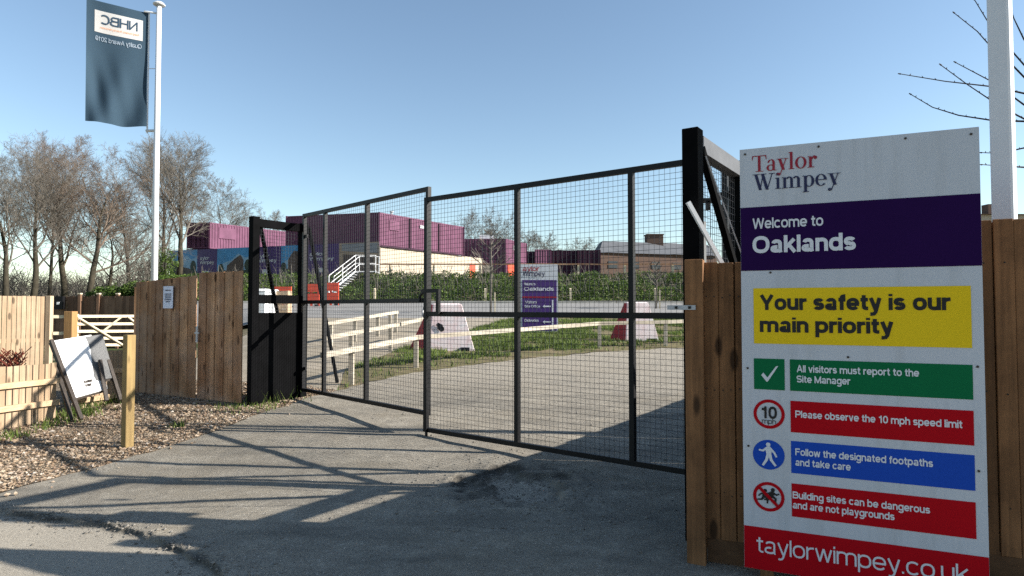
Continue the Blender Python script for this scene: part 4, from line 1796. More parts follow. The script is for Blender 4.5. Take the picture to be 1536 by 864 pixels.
def serif(word, mat, parent, u0, v0, u1, cap_v):
    s0, z = S(u0, v0)
    zc = S(u0, cap_v)[1]
    s1 = S(u1, v0)[0]
    x, polys = 0, []
    for ch in word:
        P, w = glyph(ch)
        polys += [[(a + x, b) for a, b in p] for p in P]
        x += w + .03
    k = (s1 - s0) / x
    ky = (zc - z) / 1.43
    mb = MB()
    for i, p in enumerate(polys):
        mb.poly([sp(s0 + a * k, z + b * ky, .002 + .00006 * (i % 40)) for a, b in p])
    return mb.build('logo_lettering', mat, parent)


serif('Taylor', M['redink'], panel, 1128.5, 258.5, 1226, 234.5)
serif('Wimpey', M['navy'], panel, 1129.5, 286, 1261, 262)


# ------------------------------------------------------------------ inside the site
def knee_rail(label, pts, posts, h=.62):
    """low rail on short posts; pts = plan points of the rail"""
    t = thing('knee_rail', (pts[0][0], pts[0][1], gz(*pts[0])), label, 'knee rail', 'knee rails beside the site path')
    mb = MB()
    for a, b in zip(pts, pts[1:]):
        n = 4
        for i in range(n):
            p, q = [(lerp(a[0], b[0], k), lerp(a[1], b[1], k)) for k in (i / n, (i + 1) / n)]
            mb.bar((p[0], p[1], gz(*p) + h), (q[0], q[1], gz(*q) + h), .078, .088)
    mb.build('rail', M['knee'], t)
    for p in posts:
        mb = MB()
        z = gz(*p)
        mb.box(p[0] - .042, p[1] - .042, z - .1, p[0] + .042, p[1] + .042, z + h - .05)
        mb.build('post', M['knee'], t)


def ypt(u, y):
    return ((u - 768) / F * y, y)


knee_rail('nearest pale knee rail, running along the road edge inside the gate',
          [ypt(484, 10.05), ypt(624, 12.7), ypt(899, 15.9), ypt(1000, 16.3), ypt(1100, 17)], [ypt(528, 10.9), ypt(624.5, 12.75), ypt(899, 15.9), ypt(998, 16.3), ypt(1095, 17)])
knee_rail('middle pale knee rail beside the sandy path',
          [ypt(488, 12.6), ypt(589, 15.3), ypt(640, 17.4)], [ypt(527, 13.5), ypt(586, 15.3), ypt(636, 17.3)])
knee_rail('farthest pale knee rail of the path, ending at a double post',
          [ypt(486, 15.7), ypt(596, 19.4)], [ypt(533, 17.2), ypt(567, 18.4), ypt(585, 19), ypt(594, 19.4), ypt(497, 16.1)])


# trapezoid barriers
def wedge_barrier(label, u0, u1, ut0, ut1, v0, v1, y, depth):
    """front face from the photo, dark sloping end at the left"""
    z0 = gz((u0 - 768) / F * y, y)
    a = xy(ypt(u0, y), z0 - .05)
    b = xy(ypt(u1, y), z0 - .02)
    zt = W(u0, v1, y).z
    e = (b - a)
    e.z = 0
    L = e.length
    e = e / L
    n = Vector((-.82, .57, 0))  # the block runs back and to the left
    k = W(ut0, v1, y).x - a.x
    k2 = b.x - W(ut1, v1, y).x
    t = thing('block_barrier', (a + b) / 2, label, 'barrier', 'trapezoid road barriers')
    ft, fb = a + e * k + Z * (zt - a.z), b - e * k2 + Z * (zt - b.z)
    bk = n * depth
    sh = e * (.42 * depth * .74)
    ft, fb = ft + sh, fb + sh
    mb = MB()
    mb.hexa([a, b, b + bk, a + bk, ft + bk * .42, fb + bk * .42, fb + bk * .58, ft + bk * .58])
    mb.build('body', M['barrier'], t, bevel=.03)
    off = Vector((-.006, -.006, 0))
    mb = MB()
    q = [a, a + bk, ft + bk * .58, ft + bk * .42]
    g = sum(q, Vector()) / 4
    nr = (q[1] - q[0]).cross(q[3] - q[0]).normalized()
    if nr.x > 0:
        nr = -nr
    mb.poly([lerp(g, p, .95) + nr * .006 for p in q])
    mb.build('red_end', M['barred'], t)
    mb = MB()
    c = lerp(lerp(a, b, .26), lerp(ft + bk * .42, fb + bk * .42, .26), .52)
    fo = (b - a).cross(ft + bk * .42 - a).normalized()
    if fo.y > 0:
        fo = -fo
    for (dx, dz, r) in ((0, 0, .075), (.05, -.06, .065), (-.05, .05, .05)):
        ctr = c + e * dx + (ft + bk * .42 - a).normalized() * dz + fo * .02
        mb.poly([ctr + e * r * math.cos(i * .7) + (ft + bk * .42 - a).normalized() * r * math.sin(i * .7) for i in range(9)])
    if u0 < 700:
        mb.build('drain_hole', M['ink'], t)
    mb = MB()
    mb.obox(lerp(a, b, .78) - Vector((0, .01, -.06)), e * .11, Vector((0, .03, 0)), Z * .05)
    mb.build('fork_slot', M['ink'], t)


wedge_barrier('faded red and white block barrier behind the meeting gate stiles', 640, 714, 650, 694, 528, 455, 15.4, .62)
wedge_barrier('whiter block barrier at the right, near the end of the knee rail', 938, 990, 943, 976, 511, 453, 17.2, .52)

# purple direction sign on the verge
ys = 19.2
x0, x1 = W(781, 450, ys).x, W(837, 450, ys).x
zt, zb = W(800, 396.5, ys).z, W(800, 498, ys).z
t = thing('direction_sign', ((x0 + x1) / 2, ys, gz(0.8, ys)), 'upright purple direction board with white heading on the grass inside the site', 'sign')
mb = MB()
mb.box(x0, ys, zb, x1, ys + .05, zt)
mb.build('panel', M['panel'], t)
zm = W(800, 420, ys).z
mb = MB()
mb.box(x0 + .05, ys - .006, zb + .03, x1 - .04, ys - .002, zm)
pp = mb.build('purple_face', M['purple2'], t)
mb = MB()
mb.box(x0 + .05, ys - .012, W(0, 447, ys).z, x1 - .04, ys - .008, W(0, 444.5, ys).z)
mb.build('red_line', M['redink'], pp)


def dtext(s, u0, v, u1, cap, mat, par):
    mb = MB()
    z = W(800, v, ys).z
    letter(mb, s, lambda x, y, l: Vector((x, ys - .014 - l * .0003, y)), W(u0, v, ys).x, W(u1, v, ys).x, z, cap * ys / F, .16)
    mb.build('lettering', mat, par)


dtext('Taylor', 784, 406.5, 809, 7, M['redink'], pp)
dtext('Wimpey', 784, 414, 817, 7, M['navy'], pp)
dtext('Welcome to', 786, 428, 803, 4, M['whiteink'], pp)
dtext('Oaklands', 786, 436, 831, 5.5, M['whiteink'], pp)
dtext('Visitors', 788, 455, 805, 4, M['whiteink'], pp)
dtext('Site Office', 787, 461.5, 810, 4, M['whiteink'], pp)
dtext('Deliveries', 787, 482.5, 808, 4, M['whiteink'], pp)
mb = MB()
for v in (459.5, 483):
    p = W(822, v, ys - .014)
    mb.quad(p + Vector((-.10, 0, -.02)), p + Vector((.08, 0, -.02)), p + Vector((.08, 0, .02)), p + Vector((-.10, 0, .02)))
    mb.poly([p + Vector((-.16, 0, 0)), p + Vector((-.10, 0, -.05)), p + Vector((-.10, 0, .05))])
mb.quad(*[W(u, v, ys - .013) for u, v in ((828, 496), (830, 496), (830, 450), (828, 450))])
mb.build('arrow', M['whiteink'], pp)
for x in (x0 + .15, x1 - .15):
    mb = MB()
    mb.box(x - .04, ys + .052, gz(x, ys) - .1, x + .04, ys + .12, zb + .5)
    mb.build('post', M['steel'], t)

# red and white plastic barriers and white blocks near the steps
yb = 30


def plastic_barrier(u0, u1, v0, v1, y, mat, label):
    z0 = gz((u0 - 768) / F * y, y)
    a, b = W(u0, v0, y), W(u1, v0, y)
    top = W(u0, v1, y).z
    t = thing('plastic_barrier', (a.x, y, z0), label, 'barrier', 'small barriers by the bank')
    mb = MB()
    h = top - z0
    L = b.x - a.x
    c = Vector(((a.x + b.x) / 2, y, z0))
    mb.obox(c + Z * (h * .82), Vector((L / 2, 0, 0)), Vector((0, .05, 0)), Z * h * .18)
    mb.obox(c + Z * (h * .36), Vector((L / 2 - .002, 0, 0)), Vector((0, .045, 0)), Z * h * .2)
    for k in (-.44, 0, .44):
        mb.obox(c + Vector((k * L, 0, h * .5)), Vector((.05, 0, 0)), Vector((0, .035, 0)), Z * (h * .495))
    mb.build('body', mat, t)
    for k in (-.4, .4):
        mb = MB()
        mb.obox(c + Vector((k * L, 0, .04)), Vector((.07, 0, 0)), Vector((0, .28, 0)), Z * .04)
        mb.build('foot', M['ink'], t)


plastic_barrier(412, 437, 447, 430, 31, M['orange'], 'orange red barrier seen through the left gate frame')
plastic_barrier(455, 479, 449, 426, 32, M['orange'], 'orange red barrier just right of the left gate frame')
plastic_barrier(484, 508, 449, 424, 33, M['orange'], 'orange red barrier at the foot of the white steps')
for (u0, u1, v0, v1, y, mat, nm, lab) in ((385, 398, 474, 433, 24.5, 'white', 'storage_bin', 'left white plastic bin seen through the black side frame'), (399, 411, 474, 434, 24.8, 'white', 'storage_bin', 'right white plastic bin seen through the black side frame'), (412, 431, 474, 436, 25, 'pale', 'timber_crate', 'pale timber crate beside the white bins')):
    a, b = W(u0, v0, y), W(u1, v0, y)
    z0, z1 = gz(a.x, y), W(u0, v1, y).z
    t = thing(nm, ((a.x + b.x) / 2, y + .2, z0), lab, nm.split('_')[1])
    mb = MB()
    if mat == 'white':
        w = .03
        mb.hexa([(a.x + w, y + w, z0), (b.x - w, y + w, z0), (b.x - w, y + .5, z0), (a.x + w, y + .5, z0), (a.x, y, z1 - .12), (b.x, y, z1 - .12), (b.x, y + .55, z1 - .12), (a.x, y + .55, z1 - .12)])
        mb.build('body', M['white'], t, bevel=.02)
        mb = MB()
        mb.hexa([(a.x - .02, y - .02, z1 - .118), (b.x + .02, y - .02, z1 - .118), (b.x + .02, y + .57, z1 - .118), (a.x - .02, y + .57, z1 - .118), (a.x + .02, y + .05, z1), (b.x - .02, y + .05, z1), (b.x - .02, y + .5, z1), (a.x + .02, y + .5, z1)])
        mb.build('lid', M['white'], t, bevel=.02)
    else:
        n = 6
        for k in range(n):
            zz = lerp(z0, z1, k / n)
            mb.box(a.x, y, zz + .01, b.x, y + .03, lerp(z0, z1, (k + 1) / n) - .01)
        mb.build('slats', M['pale'], t)
        mb = MB()
        for x in (a.x + .04, b.x - .04):
            mb.box(x - .04, y + .032, z0, x + .04, y + .5, z1)
        mb.build('corner_post', M['pale'], t)

# short stakes along the car park edge
stake = None
for u, lab in ((562, 'short pale stake at the bank foot, behind the farther gate leaf'), (728, 'short pale stake at the bank foot, left of the direction board'), (856, 'short pale stake at the bank foot, right of the direction board'), (983, 'short pale stake at the bank foot, behind the whiter barrier')):
    x, y = ypt(u, 36.9)
    if stake is None:
        mb = MB()
        mb.hexa([(-.06, -.06, -.2), (.06, -.06, -.2), (.06, .06, -.2), (-.06, .06, -.2), (-.06, -.06, .72), (.06, -.06, .72), (.06, .06, .78), (-.06, .06, .78)])
        o = stake = mb.build('marker_stake', M['cream'])
    else:
        o = stake.copy()
        COL.objects.link(o)
    o.location = (x, y, gz(x, y))
    tag(o, lab, 'stake', 'marker stakes at the bank foot')

# post and rail along the top of the bank
t = thing('rail_fence', (0, 40.6, gz(0, 40.6)), 'thin dark rail on slim posts along the top of the planted bank', 'fence')
mb = MB()
for i in range(14):
    a, b = lerp(-9, 16, i / 14), lerp(-9, 16, (i + 1) / 14)
    mb.bar((a, 40.6, 4.36), (b, 40.6, 4.36), .05, .09)
mb.build('fence_rail', M['fencel'], t)
for u in (584, 650, 720, 797, 868, 938, 1010, 1080):
    x = (u - 768) / F * 40.6
    mb = MB()
    mb.box(x - .06, 40.66, 3.4, x + .06, 40.78, 4.4)
    mb.build('post', M['cream'], t)

# white steps up the bank
t = thing('bank_steps', W(505, 440, 37), 'white steel steps with handrails climbing the bank below the cream cabin', 'steps')
A, B = Vector(W(497, 440, 36.6)), Vector(W(536, 408, 39.2))
C_ = Vector(W(566, 408, 39.6))
mb = MB()
for k in range(10):
    p = lerp(A, B, (k + .5) / 10)
    mb.obox(p, Vector((.2, 0, 0)), Vector((0, .5, 0)), Z * .02)
mb.obox(lerp(B, C_, .5), (C_ - B) / 2, Vector((0, .5, 0)), Z * .03)
mb.build('treads', M['steel'], t)
for off in (-.5, .5):
    o_ = Vector((0, off, 0))
    mb = MB()
    mb.bar(A + o_, B + o_, .04, .09)
    mb.build('stringer', M['white'], t)
for off in (-.5, .5):
    o_ = Vector((0, off, 0))
    mb = MB()
    for h in (.5, 1.0):
        mb.tube([A + o_ + Z * h, B + o_ + Z * h, C_ + o_ + Z * h], .02, 6)
    for q in (A, lerp(A, B, .5), B, lerp(B, C_, .5), C_):
        mb.tube([q + o_ - Z * .1, q + o_ + Z * 1.02], .02, 6)
    mb.build('handrail', M['white'], t)


# ------------------------------------------------------------------ containers and cabins
def container(name, label, cat, K, e1, L1, e2, L2, z0, z1, mat, group=None, pitch=.30, trim=None, dep=.05, extra=None):
    """corrugated box: corner K, sides along e1 (left face) and e2 (right face)"""
    K = Vector((K[0], K[1], 0))
    e1, e2 = Vector((*e1, 0)).normalized(), Vector((*e2, 0)).normalized()
    t = thing(name, K + Z * z0, label, cat, group)
    P = [K, K + e2 * L2, K + e2 * L2 + e1 * L1, K + e1 * L1]
    cen = (P[0] + P[2]) / 2
    mb = MB()
    for a, b in zip(P, P[1:] + P[:1]):
        L = (b - a).length
        d = (b - a) / L
        n = Vector((d.y, -d.x, 0))
        if n.dot((a + b) / 2 - cen) < 0:
            n = -n
        m = max(2, int(L / pitch))
        prof_ = []
        for i in range(m):
            for fr, dp in ((0, 0), (.35, 0), (.5, 1), (.85, 1)):
                prof_.append(a + d * (L * (i + fr) / m) - n * dep * dp)
        prof_.append(b)
        for p, q in zip(prof_, prof_[1:]):
            mb.quad(p + Z * (z0 + .12), q + Z * (z0 + .12), q + Z * (z1 - .1), p + Z * (z1 - .1))
    mb.build('walls', mat, t)
    mb = MB()
    mb.hexa([p + Z * (z1 - .10) for p in P] + [p + Z * z1 for p in P])
    mb.build('roof', trim or mat, t)
    mb = MB()
    mb.hexa([p + Z * z0 for p in P] + [p + Z * (z0 + .12) for p in P])
    mb.build('base_frame', trim or mat, t)
    for p in P:
        mb = MB()
        q = lerp(p, cen, 0) 
        mb.box(q.x - .08, q.y - .08, z0 + .002, q.x + .08, q.y + .08, z1 + .01)
        mb.build('corner_post', trim or mat, t)
    return t, P, e1, e2


def face_panel(t, name, mat, a, d, n, s0, s1, za, zb, off=.03, th=.03):
    mb = MB()
    c = a + d * (s0 + s1) / 2 + n * off + Z * (za + zb) / 2
    mb.obox(c, d * (s1 - s0) / 2, n * th / 2, Z * (zb - za) / 2)
    return mb.build(name, mat, t)


def lock_bars(t, K, e1, L1, n, z0, z1, mat):
    for f in (.18, .40, .60, .82):
        mb = MB()
        q = K + e1 * (L1 * f) + n * .05
        mb.tube([q + Z * (z0 + .15), q + Z * (z1 - .12)], .035, 6)
        mb.obox(q + Z * (z0 + .9) + n * .03, e1 * .16, n * .02, Z * .03)
        mb.build('locking_bar', mat, t)


G1 = 'purple site containers'
# C1: upper container at the left
K = ypt(313, 63)
t, P, e1, e2 = container('site_container', 'purple container on the upper level at the far left, above the picture hoarding', 'container', K, (-1, .1), 2.3, (.53, .85), 12, 7.5, 10.1, M['purplebox'], G1)
n2 = Vector((e2.y, -e2.x, 0))
face_panel(t, 'shutter', M['purplebox'], P[0], e2, n2, 1.0, 2.8, 8.6, 9.7)
lock_bars(t, P[0], e1, 2.3, Vector((-.1, -.99, 0)), 7.5, 10.1, M['darkbox'])
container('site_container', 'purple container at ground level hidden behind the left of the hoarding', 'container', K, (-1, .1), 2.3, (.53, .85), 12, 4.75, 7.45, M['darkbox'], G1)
# C2: long upper cabins in the middle
K = ypt(568, 56)
t, P, e1, e2 = container('site_container', 'largest purple container, stacked on the cream cabin', 'container', K, (-.965, .26), 9.4, (.55, .835), 12.2, 7.05, 10.05, M['purplebox'], G1)
n2 = Vector((e2.y, -e2.x, 0))
n1 = Vector((e1.y, -e1.x, 0))
n1 = n1 if n1.y < 0 else -n1
for s in (3.9, 8.1):
    face_panel(t, 'drain_pipe', M['darkbox'], P[0], e2, n2, s, s + .14, 7.1, 9.95, .06, .08)
face_panel(t, 'wall_vent', M['steel'], P[0], e2, n2, 5.4, 6.3, 9.2, 9.5)
face_panel(t, 'wall_vent', M['purplebox'], P[0], e2, n2, 1.3, 2.6, 8.6, 9.5)
face_panel(t, 'skirt', M['darkbox'], P[0], e2, n2, 0.2, 12.1, 7.0, 7.16, .07)
mb = MB()
q = P[0] + e2 * 2.2 + e1 * .5
mb.tube([q + Z * 10.05, q + Z * 10.35], .12, 8)
mb.tube([q + Z * 10.35, q + Z * 10.42], .2, 8)
mb.build('roof_vent', M['steel'], t)
Kc = Vector((K[0], K[1], 0)) + e2 * .2 + e1 * .1
t, P, e1c, e2c = container('site_cabin', 'long cream cabin under the largest purple container', 'cabin', (Kc.x, Kc.y), (-.965, .26), 9.1, (.55, .835), 15.5, 4.3, 6.98, M['creambox'], None, 1.2, None, .02)
face_panel(t, 'door', M['orange'], P[0], e2, n2, 13.2, 14.2, 4.45, 6.3, .03)
# C3 group
K = ypt(758, 72)
t, P, e1, e2 = container('site_container', 'small purple container on the upper level, right of the cream cabin', 'container', K, (-1, .02), 5.0, (.42, .9), 6.0, 7.1, 9.45, M['purplebox'], G1)
face_panel(t, 'notice_panel', M['white'], P[0], e2, Vector((e2.y, -e2.x, 0)), 2.2, 3.6, 8.3, 8.9)
mb = MB()
mb.box(P[0].x - 3.0, P[0].y + .6, 9.46, P[0].x - 1.4, P[0].y + 1.8, 9.95)
mb.build('roof_unit', M['white'], t)
lock_bars(t, P[0], e1, 5.0, Vector((0, -1, 0)), 7.1, 9.45, M['darkbox'])
t, P, e1, e2 = container('site_container', 'lower purple container with a red door beneath the small upper one', 'container', K, (-1, .02), 4.4, (.42, .9), 6.0, 4.6, 7.05, M['purplebox'], G1)
face_panel(t, 'door', M['orange'], P[0], e2, Vector((e2.y, -e2.x, 0)), .6, 3.0, 4.9, 6.6)
face_panel(t, 'door', M['creambox'], P[0], e1, Vector((0, -1, 0)), 1.4, 2.4, 4.8, 6.4)
# C4 row; the dark ones have shade put into their colour
for (u0, u1, v0, y, mat, lab) in ((783, 803, 377, 86, 'darkbox', 'shade-coloured container at the left of the far row, behind the direction board'), (802.5, 826, 374.5, 84, 'purplebox', 'light purple container end facing the sun in the far row'), (827, 866, 375.5, 86, 'darkbox', 'shade-coloured purple container in the middle of the far row'), (867, 900, 375, 85, 'darkbox', 'shade-coloured container at the right of the far row, next to the brown building')):
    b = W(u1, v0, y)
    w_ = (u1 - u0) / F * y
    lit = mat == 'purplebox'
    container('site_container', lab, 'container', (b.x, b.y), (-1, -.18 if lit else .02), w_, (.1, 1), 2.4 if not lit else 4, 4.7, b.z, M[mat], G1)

# brown building at the right
yb = 92
a, b = W(901, 379, yb), W(1075, 379, yb + 6)
t = thing('long_building', (a.x, yb, 4.9), 'long brown brick building with grey roof and a square chimney', 'building')
mb = MB()
mb.hexa([(a.x, a.y, 4.5), (b.x, b.y, 4.5), (b.x, b.y + 11, 4.5), (a.x, a.y + 11, 4.5), (a.x, a.y, a.z), (b.x, b.y, a.z), (b.x, b.y + 11, a.z), (a.x, a.y + 11, a.z)])
mb.build('wall', M['brick'], t)
mb = MB()
r = 11.7
mb.hexa([(a.x - .3, a.y - .4, a.z + .004), (b.x + .3, b.y - .4, a.z + .004), (b.x + .3, b.y + 11.4, a.z + .004), (a.x - .3, a.y + 11.4, a.z + .004),
         (a.x + .8, a.y + 3.6, r), (b.x - .3, b.y + 3.6, r), (b.x - .3, b.y + 7.4, r), (a.x + .8, a.y + 7.4, r)])
rf = mb.build('roof', M['roofdark'], t)
c = W(983, 360, yb + 6)
mb = MB()
mb.box(c.x - 1.25, c.y, 10.5, c.x + 1.25, c.y + 2, 12.9)
mb.box(c.x - 1.35, c.y - .1, 12.902, c.x + 1.35, c.y + 2.1, 13.05)
mb.build('chimney', M['brick'], rf)
mb = MB()
c = W(935, 361, yb + 14)
mb.box(c.x - 4, c.y, 9, c.x + 9, c.y + 3, 12.5)
mb.build('rear_parapet', M['white'], t)
for i in range(5):
    f = .1 + .18 * i
    mb = MB()
    x, y = lerp(a.x, b.x, f), lerp(a.y, b.y, f)
    mb.obox(Vector((x, y - .04, 7.9)), Vector((.7, .7 * (b.y - a.y) / (b.x - a.x), 0)), Vector((0, .05, 0)), Z * .5)
    mb.build('window', M['glass'], t)

# white framed house far right beyond the fence
t = thing('distant_house', (33, 40, 4), 'pale house roof just showing above the fence beside the square white post', 'house')
ax0, ax1 = W(1466, 318, 40).x, W(1560, 318, 40).x
zr = W(1480, 322, 40).z
mb = MB()
mb.box(ax0, 40, 3.9, ax1, 47, zr)
mb.build('wall', M['creambox'], t)
mb = MB()
mb.hexa([(ax0 - .3, 39.7, zr + .003), (ax1, 39.7, zr + .003), (ax1, 47.3, zr + .003), (ax0 - .3, 47.3, zr + .003), (ax0 + .5, 43, zr + .5), (ax1, 43, zr + .5), (ax1, 44, zr + .5), (ax0 + .5, 44, zr + .5)])
rf = mb.build('roof', M['dark'], t)
mb = MB()
x = W(1487, 310, 41).x
mb.box(x - .2, 41, zr, x + .25, 41.6, W(1487, 306, 41).z)
mb.build('chimney', M['brick'], rf)

# picture hoarding
HA, HB = Vector((*ypt(568, 54.6), 0)), Vector((*ypt(254, 63.2), 0))
hd = (HB - HA).normalized()
hn = Vector((hd.y, -hd.x, 0))
hn = hn if hn.y < 0 else -hn
HL = (HB - HA).length
t = thing('picture_hoarding', (HA + HB) / 2 + Z * 4.5, 'long printed hoarding of houses, sky and purple panels in front of the containers', 'hoarding')
hz0, hz1 = 4.55, 7.28


def hs(u):
    k = (u - 768) / F
    return (HA.x - k * HA.y) / (k * hd.y - hd.x)


def hp(s, z, off):
    return HA + hd * s + hn * off + Z * z


mb = MB()
mb.obox(hp(HL / 2, (hz0 + hz1) / 2, -.03), hd * HL / 2, hn * .025, Z * (hz1 - hz0) / 2)
mb.build('backing', M['grey'], t)
mb = MB()
s = .5
while s < HL:
    mb.obox(hp(s, 5.6, -.12), hd * .06, hn * .06, Z * 1.5)
    s += 2.4
mb.build('rear_posts', M['fencel'], t)


def hpoly(mat, pts, off, par, name):
    mb = MB()
    mb.poly([hp(s_, z_, off) for s_, z_ in pts])
    return mb.build(name, mat, par)


def hrect(mat, u0, u1, z0, z1, off, par, name):
    return hpoly(mat, [(hs(u0), z0), (hs(u1), z0), (hs(u1), z1), (hs(u0), z1)], off, par, name)


def htext(s_, u0, u1, z, cap, par):
    mb = MB()
    letter(mb, s_, lambda x, y, l: hp(-x, y, .03 + l * .001), -hs(u0), -hs(u1), z, cap, .16)
    mb.build('lettering', M['whiteink'], par)


for (u0, u1, kind) in ((254, 295, 'p'), (295, 325, 't'), (325, 378, 'p'), (378, 421, 't'), (421, 456, 'p'), (456, 508, 't'), (508, 567, 'h')):
    if kind == 't':
        q = hrect(M['purple2'], u0, u1, hz0, hz1, .008, t, 'purple_panel')
        w_ = u1 - u0
        htext('Taylor', u0 + w_ * .15, u0 + w_ * .6, 6.25, .32, q)
        htext('Wimpey', u0 + w_ * .15, u0 + w_ * .85, 5.82, .32, q)
        hrect(M['whiteink'], u0 + w_ * .35, u0 + w_ * .62, 4.75, 5.15, .02, q, 'white_label')
    elif kind == 'p':
        q = hrect(M['sky1'], u0, u1, hz0, hz1, .008, t, 'picture_panel')
        w_ = u1 - u0
        hrect(M['print2'], u0 + .2, u1 - .2, hz0 + .01, 5.15, .014, q, 'printed_lawn')
        hpoly(M['sky2'], [(hs(u0 + w_ * a_), z_) for a_, z_ in ((.01, 5.16), (.99, 5.16), (.99, 6.55), (.8, 6.3), (.6, 6.75), (.4, 6.1), (.2, 5.9), (.01, 5.5))], .011, q, 'printed_cloud')
        mb = MB()
        if u0 < 300:
            mb.poly([hp(hs(u0 + w_ * a_), z_, .020) for a_, z_ in ((.02, 4.8), (.95, 4.8), (.95, 5.25), (.5, 5.6), (.02, 6.4))])
        elif u0 < 400:
            mb.poly([hp(hs(u0 + w_ * a_), z_, .020) for a_, z_ in ((.28, 4.8), (.75, 4.8), (.75, 6.1), (.66, 6.6), (.52, 6.3), (.28, 5.6))])
        else:
            mb.poly([hp(hs(u0 + w_ * a_), z_, .020) for a_, z_ in ((.3, 4.8), (1 - .02, 4.8), (.98, 6.6), (.55, 6.8), (.3, 6.0))])
        mb.build('printed_house', M['print1'], q)
        mb = MB()
        for (cu, r_, cz_) in ((.12, .5, 5.3), (.86, .6, 5.6), (.95, .45, 5.2)):
            mb.poly([hp(hs(u0 + w_ * cu) + r_ * .7 * math.cos(i * .63) * .9, cz_ + r_ * math.sin(i * .63) * random.uniform(.8, 1.1), .026 + cu * .003) for i in range(10)] if w_ * cu > 3 and w_ * (1 - cu) > 2.5 else [hp(hs(u0 + 2), 4.8, .026), hp(hs(u0 + 5), 4.8, .026), hp(hs(u0 + 4), 5.6, .026)])
        mb.build('printed_bushes', M['print2'], q)
    else:
        q = hrect(M['print3'], u0, u1, hz0, hz1, .008, t, 'picture_panel')
        hpoly(M['print1'], [(hs(514), 4.7), (hs(560), 4.7), (hs(560), 6.0), (hs(514), 6.3)], .014, q, 'printed_doorway')
        hpoly(M['roof'], [(hs(512), 6.6), (hs(566), 6.3), (hs(566), 7.2), (hs(512), 7.2)], .016, q, 'printed_eaves')


# ------------------------------------------------------------------ planting
def leaf(mb, p, s):
    a = random.random() * 6.28
    up = Vector((random.gauss(0, .6), random.gauss(-.35, .6), random.gauss(.6, .5))).normalized()
    e = up.orthogonal().normalized()
    e.rotate(Matrix.Rotation(a, 3, up))
    f = up.cross(e)
    n = len(mb.v)
    mb.v += [p - e * s, p - f * s * .5 + up * s * .2, p + e * s, p + f * s * .5 + up * s * .2]
    mb.f.append((n, n + 1, n + 2, n + 3))


def build_bank_cover():
    mb = MB()
    n = 0
    while n < 46000:
        y = random.uniform(36.8, 40.9)
        x = random.uniform(-22, 14)
        lump = noise.noise((x * .7, y * .9, 4)) * .38 + noise.noise((x * 2.0, y * 1.8, 1)) * .30
        if lump < -.22 and random.random() < .8:
            continue
        taper = sstep(36.7, 37.6, y)
        z = gz(x, y) + random.random() ** .5 * (.14 + .8 * taper * max(0, .42 + lump))
        if 39.9 < y and x < -9 and random.random() < .6:
            continue
        leaf(mb, Vector((x, y, z)), random.uniform(.04, .09))
        n += 1
    mb.build('ground_cover', M['ivy'])['kind'] = 'stuff'
    mb = MB()
    for _ in range(700):
        x, y = random.uniform(-20, 14), random.uniform(37.2, 40.8)
        z = gz(x, y)
        a = random.random() * 6.28
        h = random.uniform(.5, 1.25)
        p1 = Vector((x + math.cos(a) * .15, y, z + h * .6))
        mb.tube([(x, y, z), p1, p1 + Vector((math.cos(a) * .25, 0, h * .4))], [.018, .014, .008], 3, False)
    mb.build('bramble_stems', M['twig'])['kind'] = 'stuff'


build_bank_cover()


def bush(name, label, pts, n, rad, mat, cat, ls=(.04, .08), group=None):
    """pts: list of (x, y, z, r) lumps"""
    mb = MB()
    stem = MB()
    b0 = pts[0]
    for _ in range(n):
        x, y, z, r = random.choice(pts)
        d = Vector((random.gauss(0, 1), random.gauss(0, 1), random.gauss(0, 1))).normalized() * r * random.random() ** .35
        p = Vector((x, y, z)) + Vector((d.x, d.y * .7, d.z * .8))
        p += Vector((noise.noise(p * 2), 0, noise.noise(p * 2.5))) * r * .35
        if noise.noise(p * 1.8) < -.2:
            continue
        leaf(mb, p, random.uniform(*ls))
    g = gz(b0[0], b0[1])
    t = thing(name, (b0[0], b0[1], g), label, cat, group)
    mb.build('foliage', mat, t)
    for (x, y, z, r) in pts:
        stem.tube([(x, y, gz(x, y) - .1), (x + .1, y, z)], [.06, .02], 5)
    stem.build('stems', M['bark'], t)


p = [W(u, v, 28) for u, v in ((150, 437), (165, 434), (180, 431), (196, 430), (211, 428), (224, 427))]
bush('hedge', 'green clipped hedge showing above the dark board fence', [(q.x, q.y, q.z - .25, .5) for q in p], 7000, 0, M['hedge'], 'hedge')
p = [W(u, v, 44) for u, v in ((243, 425), (248, 405), (252, 390), (240, 410), (256, 420), (246, 378))]
bush('evergreen_shrub', 'dark evergreen shrub between the round flag pole and the hoarding', [(q.x, q.y, q.z - .3, .7) for q in p], 5000, 0, M['ivy'], 'shrub')


